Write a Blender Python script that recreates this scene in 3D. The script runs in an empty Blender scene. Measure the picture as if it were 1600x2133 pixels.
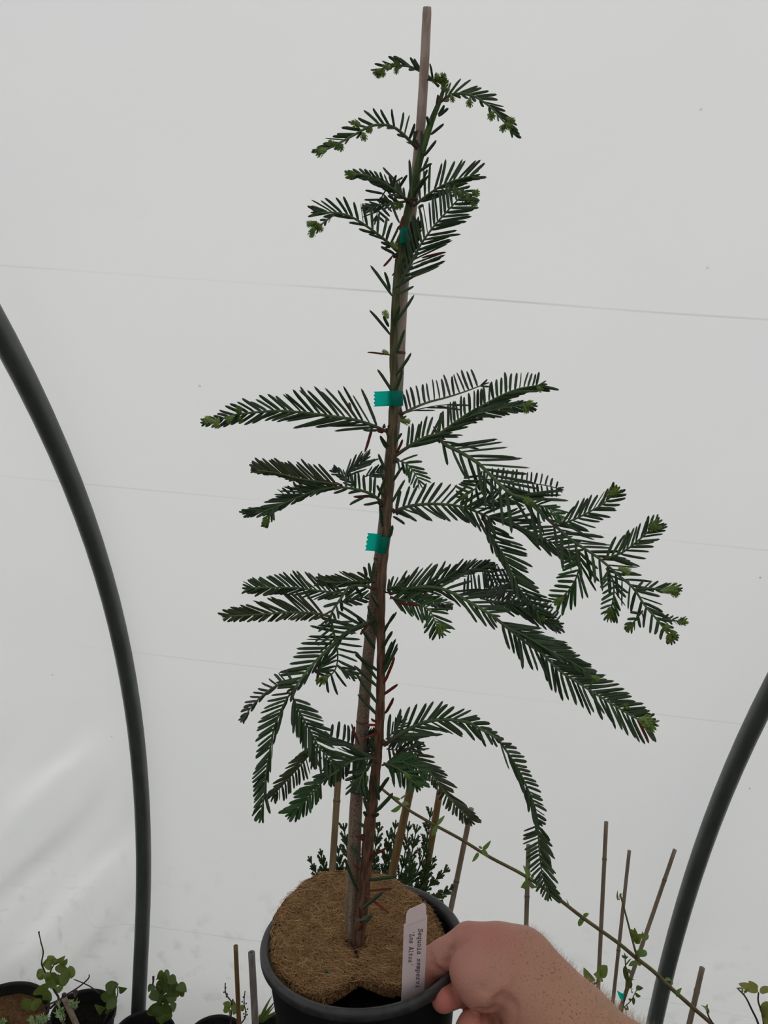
import bpy, math, random
import numpy as np
from mathutils import Vector, Matrix
random.seed(7)
rng = np.random.default_rng(7)
scn = bpy.context.scene
COL = scn.collection

# ------------------------------------------------------------------ camera
PITCH, ROLL, YAW = 0.12994, 0.08466, -0.09382
F_PX, CX, CY, CAM_H = 1602.0, 800.0, 1066.5, 1.6
sp, cp, sw, cw = math.sin(PITCH), math.cos(PITCH), math.sin(YAW), math.cos(YAW)
FW = np.array([sw * cp, cw * cp, -sp])
R0 = np.array([cw, -sw, 0.0]); U0 = np.cross(R0, FW)
RT = math.cos(ROLL) * R0 + math.sin(ROLL) * U0
UP = -math.sin(ROLL) * R0 + math.cos(ROLL) * U0
EYE = np.array([0, 0, CAM_H])
cam = bpy.data.cameras.new('camera')
cam.sensor_fit = 'VERTICAL'; cam.sensor_height = 24.0
cam.lens = 24.0 * F_PX / 2133.0
cam.clip_start = 0.02; cam.clip_end = 60
cam_ob = bpy.data.objects.new('camera', cam); COL.objects.link(cam_ob)
m = Matrix(((RT[0], UP[0], -FW[0], 0), (RT[1], UP[1], -FW[1], 0), (RT[2], UP[2], -FW[2], CAM_H), (0, 0, 0, 1)))
cam_ob.matrix_world = m
scn.camera = cam_ob

# ------------------------------------------------------------------ sky, exposure
world = bpy.data.worlds.new('overcast_sky'); scn.world = world; world.use_nodes = True
wn = world.node_tree; wn.nodes.clear()
wo = wn.nodes.new('ShaderNodeOutputWorld'); wb = wn.nodes.new('ShaderNodeBackground')
tc = wn.nodes.new('ShaderNodeTexCoord'); sx = wn.nodes.new('ShaderNodeSeparateXYZ'); rp = wn.nodes.new('ShaderNodeValToRGB')
wn.links.new(tc.outputs['Generated'], sx.inputs[0])
mp = wn.nodes.new('ShaderNodeMapRange'); mp.inputs['From Min'].default_value = -1; mp.inputs['From Max'].default_value = 1
wn.links.new(sx.outputs['Z'], mp.inputs['Value']); wn.links.new(mp.outputs[0], rp.inputs[0])
cr = rp.color_ramp
cr.elements[0].position = 0.49; cr.elements[0].color = (0.30, 0.31, 0.29, 1)
cr.elements[1].position = 1.0; cr.elements[1].color = (1.0, 0.985, 0.975, 1)
e = cr.elements.new(0.51); e.color = (0.80, 0.82, 0.83, 1)
wn.links.new(rp.outputs[0], wb.inputs[0]); wb.inputs[1].default_value = 1.6
wn.links.new(wb.outputs[0], wo.inputs[0])
vs = scn.view_settings
scn.display_settings.display_device = 'sRGB'
vs.view_transform = 'Standard'; vs.look = 'None'; vs.gamma = 1.0; vs.use_curve_mapping = False
vs.exposure = -0.07
scn.cycles.max_bounces = 12; scn.cycles.diffuse_bounces = 6; scn.cycles.transmission_bounces = 8
scn.cycles.use_denoising = True

# ------------------------------------------------------------------ helpers
def ray(x, y):
    return FW + RT * (x - CX) / F_PX - UP * (y - CY) / F_PX
def at(x, y, wy):                      # point of the line of sight at world depth y = wy
    d = ray(x, y); return EYE + d * (wy / d[1])
def at_h(x, y, h):                     # ... at world height h
    d = ray(x, y); return EYE + d * ((h - CAM_H) / d[2])
def at_z(x, y, z):                     # ... at camera depth z
    return EYE + ray(x, y) * z
def nrm(v):
    v = np.asarray(v, float); return v / (np.linalg.norm(v) + 1e-12)
LOC = {}
def tag(o, label=None, cat=None, group=None, kind=None):
    if label: o['label'] = label
    if cat: o['category'] = cat
    if group: o['group'] = group
    if kind: o['kind'] = kind
    return o
def empty(name, loc, label=None, cat=None, group=None):
    o = bpy.data.objects.new(name, None); COL.objects.link(o); o.location = loc
    o.empty_display_size = 0.02
    LOC[o] = np.array(loc, float)
    return tag(o, label, cat, group)
def obj(name, geo, mat, parent=None, loc=None, smooth=True):
    verts, faces = geo[0], geo[1]
    v = np.asarray(verts, float).reshape(-1, 3)
    base = LOC[parent] if parent is not None else (np.array(loc, float) if loc is not None else np.zeros(3))
    me = bpy.data.meshes.new(name)
    me.from_pydata((v - base).tolist(), [], [list(map(int, f)) for f in faces])
    if smooth: me.polygons.foreach_set('use_smooth', [True] * len(me.polygons))
    for k, a in (geo[2] if len(geo) > 2 else {}).items():
        at_ = me.attributes.new(k, 'FLOAT', 'POINT'); at_.data.foreach_set('value', np.asarray(a, np.float32))
    mats = mat if isinstance(mat, (list, tuple)) else [mat]
    for mm in mats: me.materials.append(mm)
    me.update()
    o = bpy.data.objects.new(name, me); COL.objects.link(o)
    if parent is not None: o.parent = parent
    else: o.location = base
    LOC[o] = base
    return o
def merge(gs):
    V, Fc, A = [], [], {}; n = 0
    keys = set(k for g in gs if len(g) > 2 for k in g[2])
    for g in gs:
        v = np.asarray(g[0], float).reshape(-1, 3); V.append(v)
        Fc += [[i + n for i in f] for f in g[1]]; n += len(v)
        for k in keys: A.setdefault(k, []).append(np.asarray(g[2].get(k, np.zeros(len(v))) if len(g) > 2 else np.zeros(len(v)), float))
    return np.concatenate(V), Fc, {k: np.concatenate(a) for k, a in A.items()}
def smooth_path(pts, n=6):
    P = np.asarray(pts, float)
    if len(P) < 3:
        return np.array([P[0] + (P[-1] - P[0]) * t for t in np.linspace(0, 1, n + 1)])
    Q = np.vstack([2 * P[0] - P[1], P, 2 * P[-1] - P[-2]]); out = []
    for i in range(1, len(Q) - 2):
        p0, p1, p2, p3 = Q[i - 1:i + 3]
        for t in np.linspace(0, 1, n, endpoint=False):
            out.append(.5 * (2 * p1 + (p2 - p0) * t + (2 * p0 - 5 * p1 + 4 * p2 - p3) * t * t + (3 * p1 - p0 - 3 * p2 + p3) * t ** 3))
    out.append(P[-1]); return np.array(out)
def tube(path, rad, n=8, cap=True, hollow=0.0):
    P = np.asarray(path, float); m_ = len(P)
    r = np.asarray(rad, float); r = np.full(m_, float(r)) if r.ndim == 0 else r
    T = np.gradient(P, axis=0); T /= np.linalg.norm(T, axis=1)[:, None] + 1e-12
    a = np.array([0, 1., 0]) if abs(T[0][1]) < .9 else np.array([1., 0, 0])
    N = nrm(a - T[0] * (a @ T[0])); V = []; t_att = []
    for i in range(m_):
        N = nrm(N - T[i] * (N @ T[i])); B = np.cross(T[i], N)
        for k in range(n):
            th = 2 * math.pi * k / n
            V.append(P[i] + r[i] * (math.cos(th) * N + math.sin(th) * B)); t_att.append(i / (m_ - 1))
    Fc = [(i * n + k, i * n + (k + 1) % n, (i + 1) * n + (k + 1) % n, (i + 1) * n + k) for i in range(m_ - 1) for k in range(n)]
    if cap:
        if hollow > 0:      # open bore at the start of the path
            b = len(V)
            for dp, rr in ((0.0, hollow), (0.03, hollow)):
                for k in range(n):
                    V.append(P[0] + T[0] * dp + (np.array(V[k]) - P[0]) * rr); t_att.append(0)
            Fc += [((k + 1) % n, k, b + k, b + (k + 1) % n) for k in range(n)]
            Fc += [(b + (k + 1) % n, b + k, b + n + k, b + n + (k + 1) % n) for k in range(n)]
            Fc.append([b + n + k for k in range(n)])
        else:
            Fc.append(list(range(n))[::-1])
        Fc.append([(m_ - 1) * n + k for k in range(n)])
    return V, Fc, {'t': t_att}
def lathe(prof, n=48, center=(0, 0, 0), ax=(0, 0, 1.0)):
    ax = nrm(ax); e1 = nrm(np.cross([0, 1., 0], ax)); e2 = np.cross(ax, e1); c = np.asarray(center, float); V = []
    for r, z in prof:
        for k in range(n):
            t = 2 * math.pi * k / n; V.append(c + ax * z + r * (math.cos(t) * e1 + math.sin(t) * e2))
    m_ = len(prof)
    Fc = [(i * n + k, i * n + (k + 1) % n, (i + 1) * n + (k + 1) % n, (i + 1) * n + k) for i in range(m_ - 1) for k in range(n)]
    return V, Fc

# ------------------------------------------------------------------ materials
def new_mat(name):
    mt = bpy.data.materials.new(name); mt.use_nodes = True; nt = mt.node_tree
    b = nt.nodes['Principled BSDF']; return mt, nt, b
def ramp(nt, cols, src):
    r = nt.nodes.new('ShaderNodeValToRGB'); el = r.color_ramp.elements
    while len(el) < len(cols): el.new(.5)
    for e_, (p, c) in zip(el, cols): e_.position = p; e_.color = (*c, 1)
    nt.links.new(src, r.inputs[0]); return r
def noise(nt, scale, detail=4, coord='Object', stretch=None):
    t = nt.nodes.new('ShaderNodeTexCoord'); n = nt.nodes.new('ShaderNodeTexNoise')
    n.inputs['Scale'].default_value = scale; n.inputs['Detail'].default_value = detail
    src = t.outputs[coord]
    if stretch:
        mpp = nt.nodes.new('ShaderNodeMapping'); mpp.inputs['Scale'].default_value = stretch; nt.links.new(src, mpp.inputs[0]); src = mpp.outputs[0]
    nt.links.new(src, n.inputs['Vector']); return n
def mixc(nt, fac, a, b, mode='MIX'):
    x = nt.nodes.new('ShaderNodeMix'); x.data_type = 'RGBA'; x.blend_type = mode
    for sock, val in ((0, fac), (6, a), (7, b)):
        if hasattr(val, 'links'): nt.links.new(val, x.inputs[sock])
        elif sock == 0: x.inputs[0].default_value = val
        else: x.inputs[sock].default_value = (*val, 1)
    return x.outputs[2]
def bump(nt, b, src, strength=.3, dist=.001):
    bp = nt.nodes.new('ShaderNodeBump'); bp.inputs['Strength'].default_value = strength; bp.inputs['Distance'].default_value = dist
    nt.links.new(src, bp.inputs['Height']); nt.links.new(bp.outputs[0], b.inputs['Normal'])
def attr(nt, name):
    a = nt.nodes.new('ShaderNodeAttribute'); a.attribute_name = name; return a.outputs['Fac']
def simple(name, c0, c1, scale=60, rough=.6, spec=.3, bmp=0, stretch=None, lo=.35, hi=.65, bd=.001):
    mt, nt, b = new_mat(name); n = noise(nt, scale, 5, stretch=stretch)
    r = ramp(nt, [(lo, c0), (hi, c1)], n.outputs[0]); nt.links.new(r.outputs[0], b.inputs['Base Color'])
    b.inputs['Roughness'].default_value = rough; b.inputs['Specular IOR Level'].default_value = spec
    if bmp: bump(nt, b, n.outputs[0], bmp, bd)
    return mt
def leafmat(name, c0, c1, trans=(.1, .2, .03), tw=.3, rough=.45, spec=.3):
    mt, nt, b = new_mat(name)
    oi = nt.nodes.new('ShaderNodeObjectInfo'); tn = attr(nt, 'tint')
    ad = nt.nodes.new('ShaderNodeMath'); ad.operation = 'ADD'; nt.links.new(oi.outputs['Random'], ad.inputs[0]); nt.links.new(tn, ad.inputs[1])
    fr = nt.nodes.new('ShaderNodeMath'); fr.operation = 'FRACT'; nt.links.new(ad.outputs[0], fr.inputs[0])
    r = ramp(nt, [(0, c0), (1, c1)], fr.outputs[0]); nt.links.new(r.outputs[0], b.inputs['Base Color'])
    b.inputs['Roughness'].default_value = rough; b.inputs['Specular IOR Level'].default_value = spec
    tr = nt.nodes.new('ShaderNodeBsdfTranslucent'); tr.inputs[0].default_value = (*trans, 1)
    mx = nt.nodes.new('ShaderNodeMixShader'); mx.inputs[0].default_value = tw
    nt.links.new(b.outputs[0], mx.inputs[1]); nt.links.new(tr.outputs[0], mx.inputs[2])
    nt.links.new(mx.outputs[0], nt.nodes['Material Output'].inputs[0]); return mt

M_NEEDLE = leafmat('needle_green', (.025, .046, .021), (.046, .078, .033), (.03, .06, .02), .14, .42, .25)
M_NEEDLE_PALE = leafmat('needle_underside', (.045, .062, .050), (.075, .095, .072), (.03, .06, .03), .15, .6, .2)
M_NEEDLE_FRESH = leafmat('needle_fresh', (.028, .065, .022), (.045, .10, .034), (.04, .09, .025), .15, .45, .25)
M_NEEDLE_OLIVE = leafmat('needle_olive', (.032, .042, .018), (.05, .06, .025), (.04, .06, .02), .15, .5, .25)
M_RED = leafmat('needle_red', (.10, .018, .012), (.17, .04, .022), (.2, .04, .02), .2, .5, .2)
M_BUD = leafmat('bud_green', (.13, .20, .045), (.22, .31, .09), (.2, .3, .06), .25, .5, .25)
M_BRANCH, nt, b = new_mat('branchlet')
n_ = noise(nt, 90, 4); t_ = attr(nt, 't')
r_ = ramp(nt, [(0, (.085, .04, .025)), (.05, (.07, .055, .026)), (.16, (.05, .08, .028)), (1, (.07, .125, .04))], t_)
nt.links.new(mixc(nt, .35, r_.outputs[0], ramp(nt, [(.3, (.4, .4, .4)), (.7, (1, 1, 1))], n_.outputs[0]).outputs[0], 'MULTIPLY'), b.inputs['Base Color'])
b.inputs['Roughness'].default_value = .6
M_TRUNK, nt, b = new_mat('redwood_bark')
t_ = attr(nt, 't'); n1 = noise(nt, 110, 9, stretch=(4, 4, .45)); n2 = noise(nt, 20, 3)
ad = nt.nodes.new('ShaderNodeMath'); ad.operation = 'MULTIPLY_ADD'; nt.links.new(n2.outputs[0], ad.inputs[0]); ad.inputs[1].default_value = .12; nt.links.new(t_, ad.inputs[2])
r_ = ramp(nt, [(0, (.13, .085, .06)), (.14, (.115, .062, .042)), (.36, (.135, .074, .048)), (.5, (.135, .095, .065)), (.62, (.105, .095, .052)), (.8, (.075, .10, .042)), (1, (.065, .12, .042))], ad.outputs[0])
nt.links.new(mixc(nt, .6, r_.outputs[0], ramp(nt, [(.40, (.25, .22, .2)), (.58, (1.25, 1.2, 1.15))], n1.outputs[0]).outputs[0], 'MULTIPLY'), b.inputs['Base Color'])
b.inputs['Roughness'].default_value = .8; b.inputs['Specular IOR Level'].default_value = .12; bump(nt, b, n1.outputs[0], 1.0, .003)
M_STAKE, nt, b = new_mat('weathered_bamboo')
t_ = attr(nt, 't'); n1 = noise(nt, 650, 5); n2 = noise(nt, 40, 5, stretch=(4, 4, .35))
r_ = ramp(nt, [(0, (.40, .31, .27)), (.2, (.33, .25, .21)), (.38, (.30, .245, .21)), (.62, (.19, .135, .10)), (.75, (.18, .13, .10)), (1, (.23, .175, .13))], t_)
c_ = mixc(nt, .55, r_.outputs[0], ramp(nt, [(.4, (.45, .42, .4)), (.6, (1.1, 1.08, 1.05))], n2.outputs[0]).outputs[0], 'MULTIPLY')
sp_ = ramp(nt, [(.52, (1, 1, 1)), (.62, (.42, .36, .33))], n1.outputs[0])
tf = nt.nodes.new('ShaderNodeMapRange'); tf.inputs['From Min'].default_value = .25; tf.inputs['From Max'].default_value = .65; tf.inputs['To Max'].default_value = .85; nt.links.new(t_, tf.inputs[0])
nt.links.new(mixc(nt, tf.outputs[0], c_, mixc(nt, 1.0, c_, sp_.outputs[0], 'MULTIPLY')), b.inputs['Base Color'])
b.inputs['Roughness'].default_value = .65; b.inputs['Specular IOR Level'].default_value = .2; bump(nt, b, n2.outputs[0], .3, .001)
M_CANE_GREY = simple('cane_grey_brown', (.15, .112, .084), (.235, .178, .132), 50, .6, .3, .3, (4, 4, .4))
M_CANE_TAN = simple('cane_tan', (.15, .10, .05), (.235, .165, .09), 40, .5, .3, .2, (4, 4, .4))
M_CANE_OCHRE = simple('cane_ochre', (.105, .06, .022), (.165, .10, .038), 40, .45, .35, .2, (4, 4, .4))
M_CANE_WEATHERED = simple('cane_weathered', (.11, .10, .095), (.19, .175, .165), 60, .7, .2, .4, (4, 4, .4))
M_NODE_DARK = simple('cane_node_dark', (.045, .03, .02), (.10, .07, .045), 90, .7)
M_POT = simple('black_pot_plastic', (.003, .0033, .0036), (.007, .0075, .008), 70, .6, .18, .12)
M_RIM = simple('lit_pot_rim', (.014, .015, .0155), (.030, .031, .032), 120, .45, .45, .15)  # same black plastic, coloured paler for the light the rim catches
M_POT_OLD = simple('old_pot_plastic', (.004, .0045, .005), (.010, .010, .010), 40, .55, .3, .1)
M_SOIL = simple('dark_potting_soil', (.004, .0035, .003), (.014, .011, .009), 220, .95, .1, 1.0, bd=.004)
M_SOIL_BROWN = simple('coir_topped_soil', (.07, .035, .016), (.13, .072, .034), 160, .95, .1, 1.0, bd=.003)
M_COIR = simple('coir_mat', (.045, .023, .010), (.14, .078, .031), 420, .9, .1, 1.0, bd=.003)
M_FIBRE, nt, b = new_mat('coir_fibre')
r_ = ramp(nt, [(0, (.12, .058, .021)), (.4, (.31, .166, .064)), (.8, (.54, .325, .135)), (1, (.70, .48, .245))], attr(nt, 'tint'))
nt.links.new(r_.outputs[0], b.inputs['Base Color']); b.inputs['Roughness'].default_value = .7
M_TAPE, nt, b = new_mat('teal_tape')
b.inputs['Base Color'].default_value = (.0, .30, .25, 1); b.inputs['Roughness'].default_value = .3
tr = nt.nodes.new('ShaderNodeBsdfTranslucent'); tr.inputs[0].default_value = (0.0, .74, .64, 1)
tp = nt.nodes.new('ShaderNodeBsdfTransparent'); tp.inputs[0].default_value = (.0, .78, .70, 1)
mx = nt.nodes.new('ShaderNodeMixShader'); mx.inputs[0].default_value = .75
nt.links.new(b.outputs[0], mx.inputs[1]); nt.links.new(tr.outputs[0], mx.inputs[2])
mx2 = nt.nodes.new('ShaderNodeMixShader'); mx2.inputs[0].default_value = .45
nt.links.new(mx.outputs[0], mx2.inputs[1]); nt.links.new(tp.outputs[0], mx2.inputs[2])
nt.links.new(mx2.outputs[0], nt.nodes['Material Output'].inputs[0])
M_LABEL = simple('label_plastic', (.60, .50, .51), (.64, .54, .55), 30, .45, .4)
M_INK = simple('label_ink', (.012, .006, .012), (.016, .008, .016), 30, .8)
M_HOOP = simple('hoop_galvanised', (.066, .076, .071), (.09, .10, .094), 60, .42, .5, .08, (1, .25, .25))
for nd in M_HOOP.node_tree.nodes:
    if nd.type == 'BSDF_PRINCIPLED': nd.inputs['Metallic'].default_value = .35
M_FLOOR = simple('weed_mat', (.022, .022, .02), (.05, .048, .042), 30, .9, .1, .4)
M_LEAF = leafmat('leaf_green', (.10, .135, .026), (.165, .205, .048), (.16, .24, .04), .3)
M_LEAF_DARK = leafmat('leaf_dark_green', (.055, .085, .02), (.09, .125, .034), (.11, .17, .03), .3)
M_LEAF_LIGHT = leafmat('leaf_light_green', (.09, .15, .035), (.14, .21, .06), (.16, .28, .06), .35)
M_LEAF_YELLOW = leafmat('leaf_yellow_green', (.16, .17, .04), (.25, .24, .07), (.3, .3, .08), .35)
M_LEAF_SILVER = leafmat('needle_silver_green', (.26, .38, .17), (.42, .55, .29), (.3, .42, .18), .25)
M_TWIG = simple('twig_dark', (.03, .018, .016), (.065, .04, .032), 90, .7)
M_TWIG_OLIVE = simple('twig_olive', (.075, .055, .022), (.125, .10, .04), 60, .55, .3, .2)
M_JUNIPER = leafmat('scale_leaf_green', (.020, .042, .014), (.05, .085, .026), (.04, .08, .02), .12)
M_JUNIPER_TIP = leafmat('scale_leaf_tip', (.05, .10, .03), (.09, .15, .05), (.06, .12, .03), .2)
M_GREY_TAG = simple('grey_tag', (.33, .33, .33), (.4, .4, .4), 40, .5)
M_PRILL = simple('green_prill', (.0, .06, .03), (.0, .09, .045), 40, .4)
M_FLECK = simple('pale_fleck', (.3, .28, .24), (.4, .38, .33), 40, .7)
M_HAIR, nt, b = new_mat('blond_arm_hair')
b.inputs['Base Color'].default_value = (.50, .37, .22, 1); b.inputs['Roughness'].default_value = .5
# ------------------------------------------------------------------ skin
M_SKIN, nt, b = new_mat('freckled_skin')
tcn = nt.nodes.new('ShaderNodeTexCoord')
n1 = noise(nt, 30, 5); n2 = noise(nt, 9, 3); n3 = noise(nt, 420, 4)
arm = attr(nt, 'arm')
base = mixc(nt, arm, (.43, .205, .165), (.43, .235, .15))
base = mixc(nt, ramp(nt, [(.42, (0, 0, 0)), (.75, (.7, .7, .7))], n1.outputs[0]).outputs[0], base, (.45, .185, .135))
base = mixc(nt, ramp(nt, [(.45, (0, 0, 0)), (.75, (.5, .5, .5))], n2.outputs[0]).outputs[0], base, (.39, .19, .14))
red = attr(nt, 'red')
base = mixc(nt, red, base, (.40, .10, .075))
vo = nt.nodes.new('ShaderNodeTexVoronoi'); vo.inputs['Scale'].default_value = 430; vo.inputs['Randomness'].default_value = 1
nw = noise(nt, 120, 2); mm_ = nt.nodes.new('ShaderNodeVectorMath'); mm_.operation = 'MULTIPLY_ADD'
nt.links.new(nw.outputs['Color'], mm_.inputs[0]); mm_.inputs[1].default_value = (.006, .006, .006); nt.links.new(tcn.outputs['Object'], mm_.inputs[2]); nt.links.new(mm_.outputs[0], vo.inputs['Vector'])
fr = ramp(nt, [(.18, (.9, .9, .9)), (.45, (0, 0, 0))], vo.outputs['Distance'])
vm = ramp(nt, [(.36, (0, 0, 0)), (.62, (1, 1, 1))], vo.outputs['Color'])
f1 = nt.nodes.new('ShaderNodeMath'); f1.operation = 'MULTIPLY'; nt.links.new(fr.outputs[0], f1.inputs[0]); nt.links.new(vm.outputs[0], f1.inputs[1])
f2 = nt.nodes.new('ShaderNodeMath'); f2.operation = 'MULTIPLY'; nt.links.new(f1.outputs[0], f2.inputs[0]); nt.links.new(attr(nt, 'freckle'), f2.inputs[1])
base = mixc(nt, f2.outputs[0], base, (.25, .11, .06))
nt.links.new(base, b.inputs['Base Color'])
b.inputs['Roughness'].default_value = .5; b.inputs['Specular IOR Level'].default_value = .3
b.inputs['Subsurface Weight'].default_value = .15; b.inputs['Subsurface Radius'].default_value = (.006, .002, .001); b.inputs['Subsurface Scale'].default_value = 1.0
wv = nt.nodes.new('ShaderNodeTexVoronoi'); wv.inputs['Scale'].default_value = 700; nt.links.new(tcn.outputs['Object'], wv.inputs['Vector'])
ha = nt.nodes.new('ShaderNodeMath'); ha.operation = 'MULTIPLY_ADD'; nt.links.new(wv.outputs['Distance'], ha.inputs[0]); ha.inputs[1].default_value = .4; nt.links.new(n3.outputs[0], ha.inputs[2])
bump(nt, b, ha.outputs[0], .5, .0009)

# ------------------------------------------------------------------ polythene sheet
def sheet_mat():
    mt, nt, b = new_mat('white_polythene'); nt.nodes.remove(b)
    uv = nt.nodes.new('ShaderNodeUVMap'); uv.uv_map = 'film'
    sx = nt.nodes.new('ShaderNodeSeparateXYZ'); nt.links.new(uv.outputs[0], sx.inputs[0])
    nz = nt.nodes.new('ShaderNodeTexNoise'); nz.inputs['Scale'].default_value = 2.2; nz.inputs['Detail'].default_value = 4; nt.links.new(uv.outputs[0], nz.inputs['Vector'])
    col = ramp(nt, [(.3, (.875, .885, .885)), (.5, (.90, .90, .89)), (.7, (.905, .895, .89))], nz.outputs[0]).outputs[0]
    # fold lines left from the roll, running along the tunnel
    wob = nt.nodes.new('ShaderNodeTexNoise'); wob.inputs['Scale'].default_value = 1.6; wob.inputs['Detail'].default_value = 1; nt.links.new(uv.outputs[0], wob.inputs['Vector'])
    wa = nt.nodes.new('ShaderNodeMath'); wa.operation = 'MULTIPLY_ADD'; nt.links.new(wob.outputs[0], wa.inputs[0]); wa.inputs[1].default_value = .010; nt.links.new(sx.outputs['Y'], wa.inputs[2])
    fade = nt.nodes.new('ShaderNodeTexNoise'); fade.inputs['Scale'].default_value = 2.6; nt.links.new(uv.outputs[0], fade.inputs['Vector'])
    fd0 = ramp(nt, [(.38, (.12, .12, .12)), (.58, (1, 1, 1))], fade.outputs[0])
    lf = nt.nodes.new('ShaderNodeMapRange'); lf.inputs['From Min'].default_value = -.85; lf.inputs['From Max'].default_value = -.62; lf.inputs['To Min'].default_value = .15; nt.links.new(sx.outputs['X'], lf.inputs[0])
    fd = nt.nodes.new('ShaderNodeMath'); fd.operation = 'MULTIPLY'; nt.links.new(fd0.outputs[0], fd.inputs[0]); nt.links.new(lf.outputs[0], fd.inputs[1])
    tot = None
    for v0, st in ((SEAMS[0], .75), (SEAMS[1], .35), (SEAMS[2], .35), (SEAMS[3], .4)):
        s1 = nt.nodes.new('ShaderNodeMath'); s1.operation = 'SUBTRACT'; nt.links.new(wa.outputs[0], s1.inputs[0]); s1.inputs[1].default_value = v0 + .005
        s2 = nt.nodes.new('ShaderNodeMath'); s2.operation = 'ABSOLUTE'; nt.links.new(s1.outputs[0], s2.inputs[0])
        s3 = nt.nodes.new('ShaderNodeMapRange'); s3.inputs['From Min'].default_value = 0; s3.inputs['From Max'].default_value = .0022; s3.inputs['To Min'].default_value = st; s3.inputs['To Max'].default_value = 0
        nt.links.new(s2.outputs[0], s3.inputs[0])
        if tot is None: tot = s3.outputs[0]
        else:
            a = nt.nodes.new('ShaderNodeMath'); a.operation = 'ADD'; nt.links.new(tot, a.inputs[0]); nt.links.new(s3.outputs[0], a.inputs[1]); tot = a.outputs[0]
    ml = nt.nodes.new('ShaderNodeMath'); ml.operation = 'MULTIPLY'; nt.links.new(tot, ml.inputs[0]); nt.links.new(fd.outputs[0], ml.inputs[1])
    col = mixc(nt, ml.outputs[0], col, (.55, .55, .54))
    # dirt specks
    vo = nt.nodes.new('ShaderNodeTexVoronoi'); vo.inputs['Scale'].default_value = 13; nt.links.new(uv.outputs[0], vo.inputs['Vector'])
    spk = ramp(nt, [(.017, (1, 1, 1)), (.032, (0, 0, 0))], vo.outputs['Distance'])
    sel = ramp(nt, [(.50, (0, 0, 0)), (.75, (.9, .9, .9))], vo.outputs['Color'])
    k = nt.nodes.new('ShaderNodeMath'); k.operation = 'MULTIPLY'; nt.links.new(spk.outputs[0], k.inputs[0]); nt.links.new(sel.outputs[0], k.inputs[1])
    col = mixc(nt, k.outputs[0], col, (.30, .27, .23))
    # grime blotches near the ground
    gz = nt.nodes.new('ShaderNodeTexNoise'); gz.inputs['Scale'].default_value = 24; gz.inputs['Detail'].default_value = 6; nt.links.new(uv.outputs[0], gz.inputs['Vector'])
    gr = ramp(nt, [(.55, (0, 0, 0)), (.78, (.34, .34, .34))], gz.outputs[0])
    lowm = nt.nodes.new('ShaderNodeMapRange'); lowm.inputs['From Min'].default_value = .42; lowm.inputs['From Max'].default_value = 0.08; nt.links.new(sx.outputs['Y'], lowm.inputs[0])
    k2 = nt.nodes.new('ShaderNodeMath'); k2.operation = 'MULTIPLY'; nt.links.new(gr.outputs[0], k2.inputs[0]); nt.links.new(lowm.outputs[0], k2.inputs[1])
    col = mixc(nt, k2.outputs[0], col, (.45, .45, .38))
    df = nt.nodes.new('ShaderNodeBsdfDiffuse'); tr = nt.nodes.new('ShaderNodeBsdfTranslucent')
    nt.links.new(col, df.inputs[0]); nt.links.new(col, tr.inputs[0])
    bz = nt.nodes.new('ShaderNodeBump'); bz.inputs['Strength'].default_value = .25; bz.inputs['Distance'].default_value = .004
    bn = nt.nodes.new('ShaderNodeTexNoise'); bn.inputs['Scale'].default_value = 9; bn.inputs['Detail'].default_value = 3; nt.links.new(uv.outputs[0], bn.inputs['Vector'])
    nt.links.new(bn.outputs[0], bz.inputs['Height'])
    for s in (df, tr): nt.links.new(bz.outputs[0], s.inputs['Normal'])
    mx = nt.nodes.new('ShaderNodeMixShader'); mx.inputs[0].default_value = .42
    nt.links.new(df.outputs[0], mx.inputs[1]); nt.links.new(tr.outputs[0], mx.inputs[2])
    nt.links.new(mx.outputs[0], nt.nodes['Material Output'].inputs[0]); return mt

# tunnel cross-section (world y, height); t = angle on the arc, below 0 it runs straight down
YC, HC, EA, EB = -0.63712, CAM_H - 1.43966, 2.29068, 2.18288
SEAMS = (0.7999 * 2.2, 0.6134 * 2.2, 0.4206 * 2.2, 0.0667 * 2.2)
OFF = 0.028
def prof(t):
    tt = max(t, 0)
    return YC + (EA + OFF) * math.cos(tt), HC + (EB + OFF) * math.sin(tt) + min(t, 0) * EB
M_SHEET = sheet_mat()
def wrinkle(X, y, h):
    # slack diagonal folds of the film left of the left hoop, near the ground
    m_ = max(0, min(1, (-0.66 - X) / .12)) * max(0, min(1, (0.92 - h) / .25)) * max(0, min(1, (h - .02) / .1))
    u = (X * .74 - h * .68)
    d = .034 * m_ * (math.sin(u * 21 + 1.2 * math.sin(h * 5)) + .5 * math.sin(u * 47 + 2 + X * 6))
    # soft hollows between hoops
    d += .010 * math.sin((X + .645) / 1.22 * math.pi) ** 2 * max(0, min(1, (1.3 - h)))
    m2 = max(0, min(1, (X - .05) / .3)) * max(0, min(1, (0.62 - h) / .2))
    d += .006 * m2 * math.sin(X * 13 - h * 19)
    return d
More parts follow.
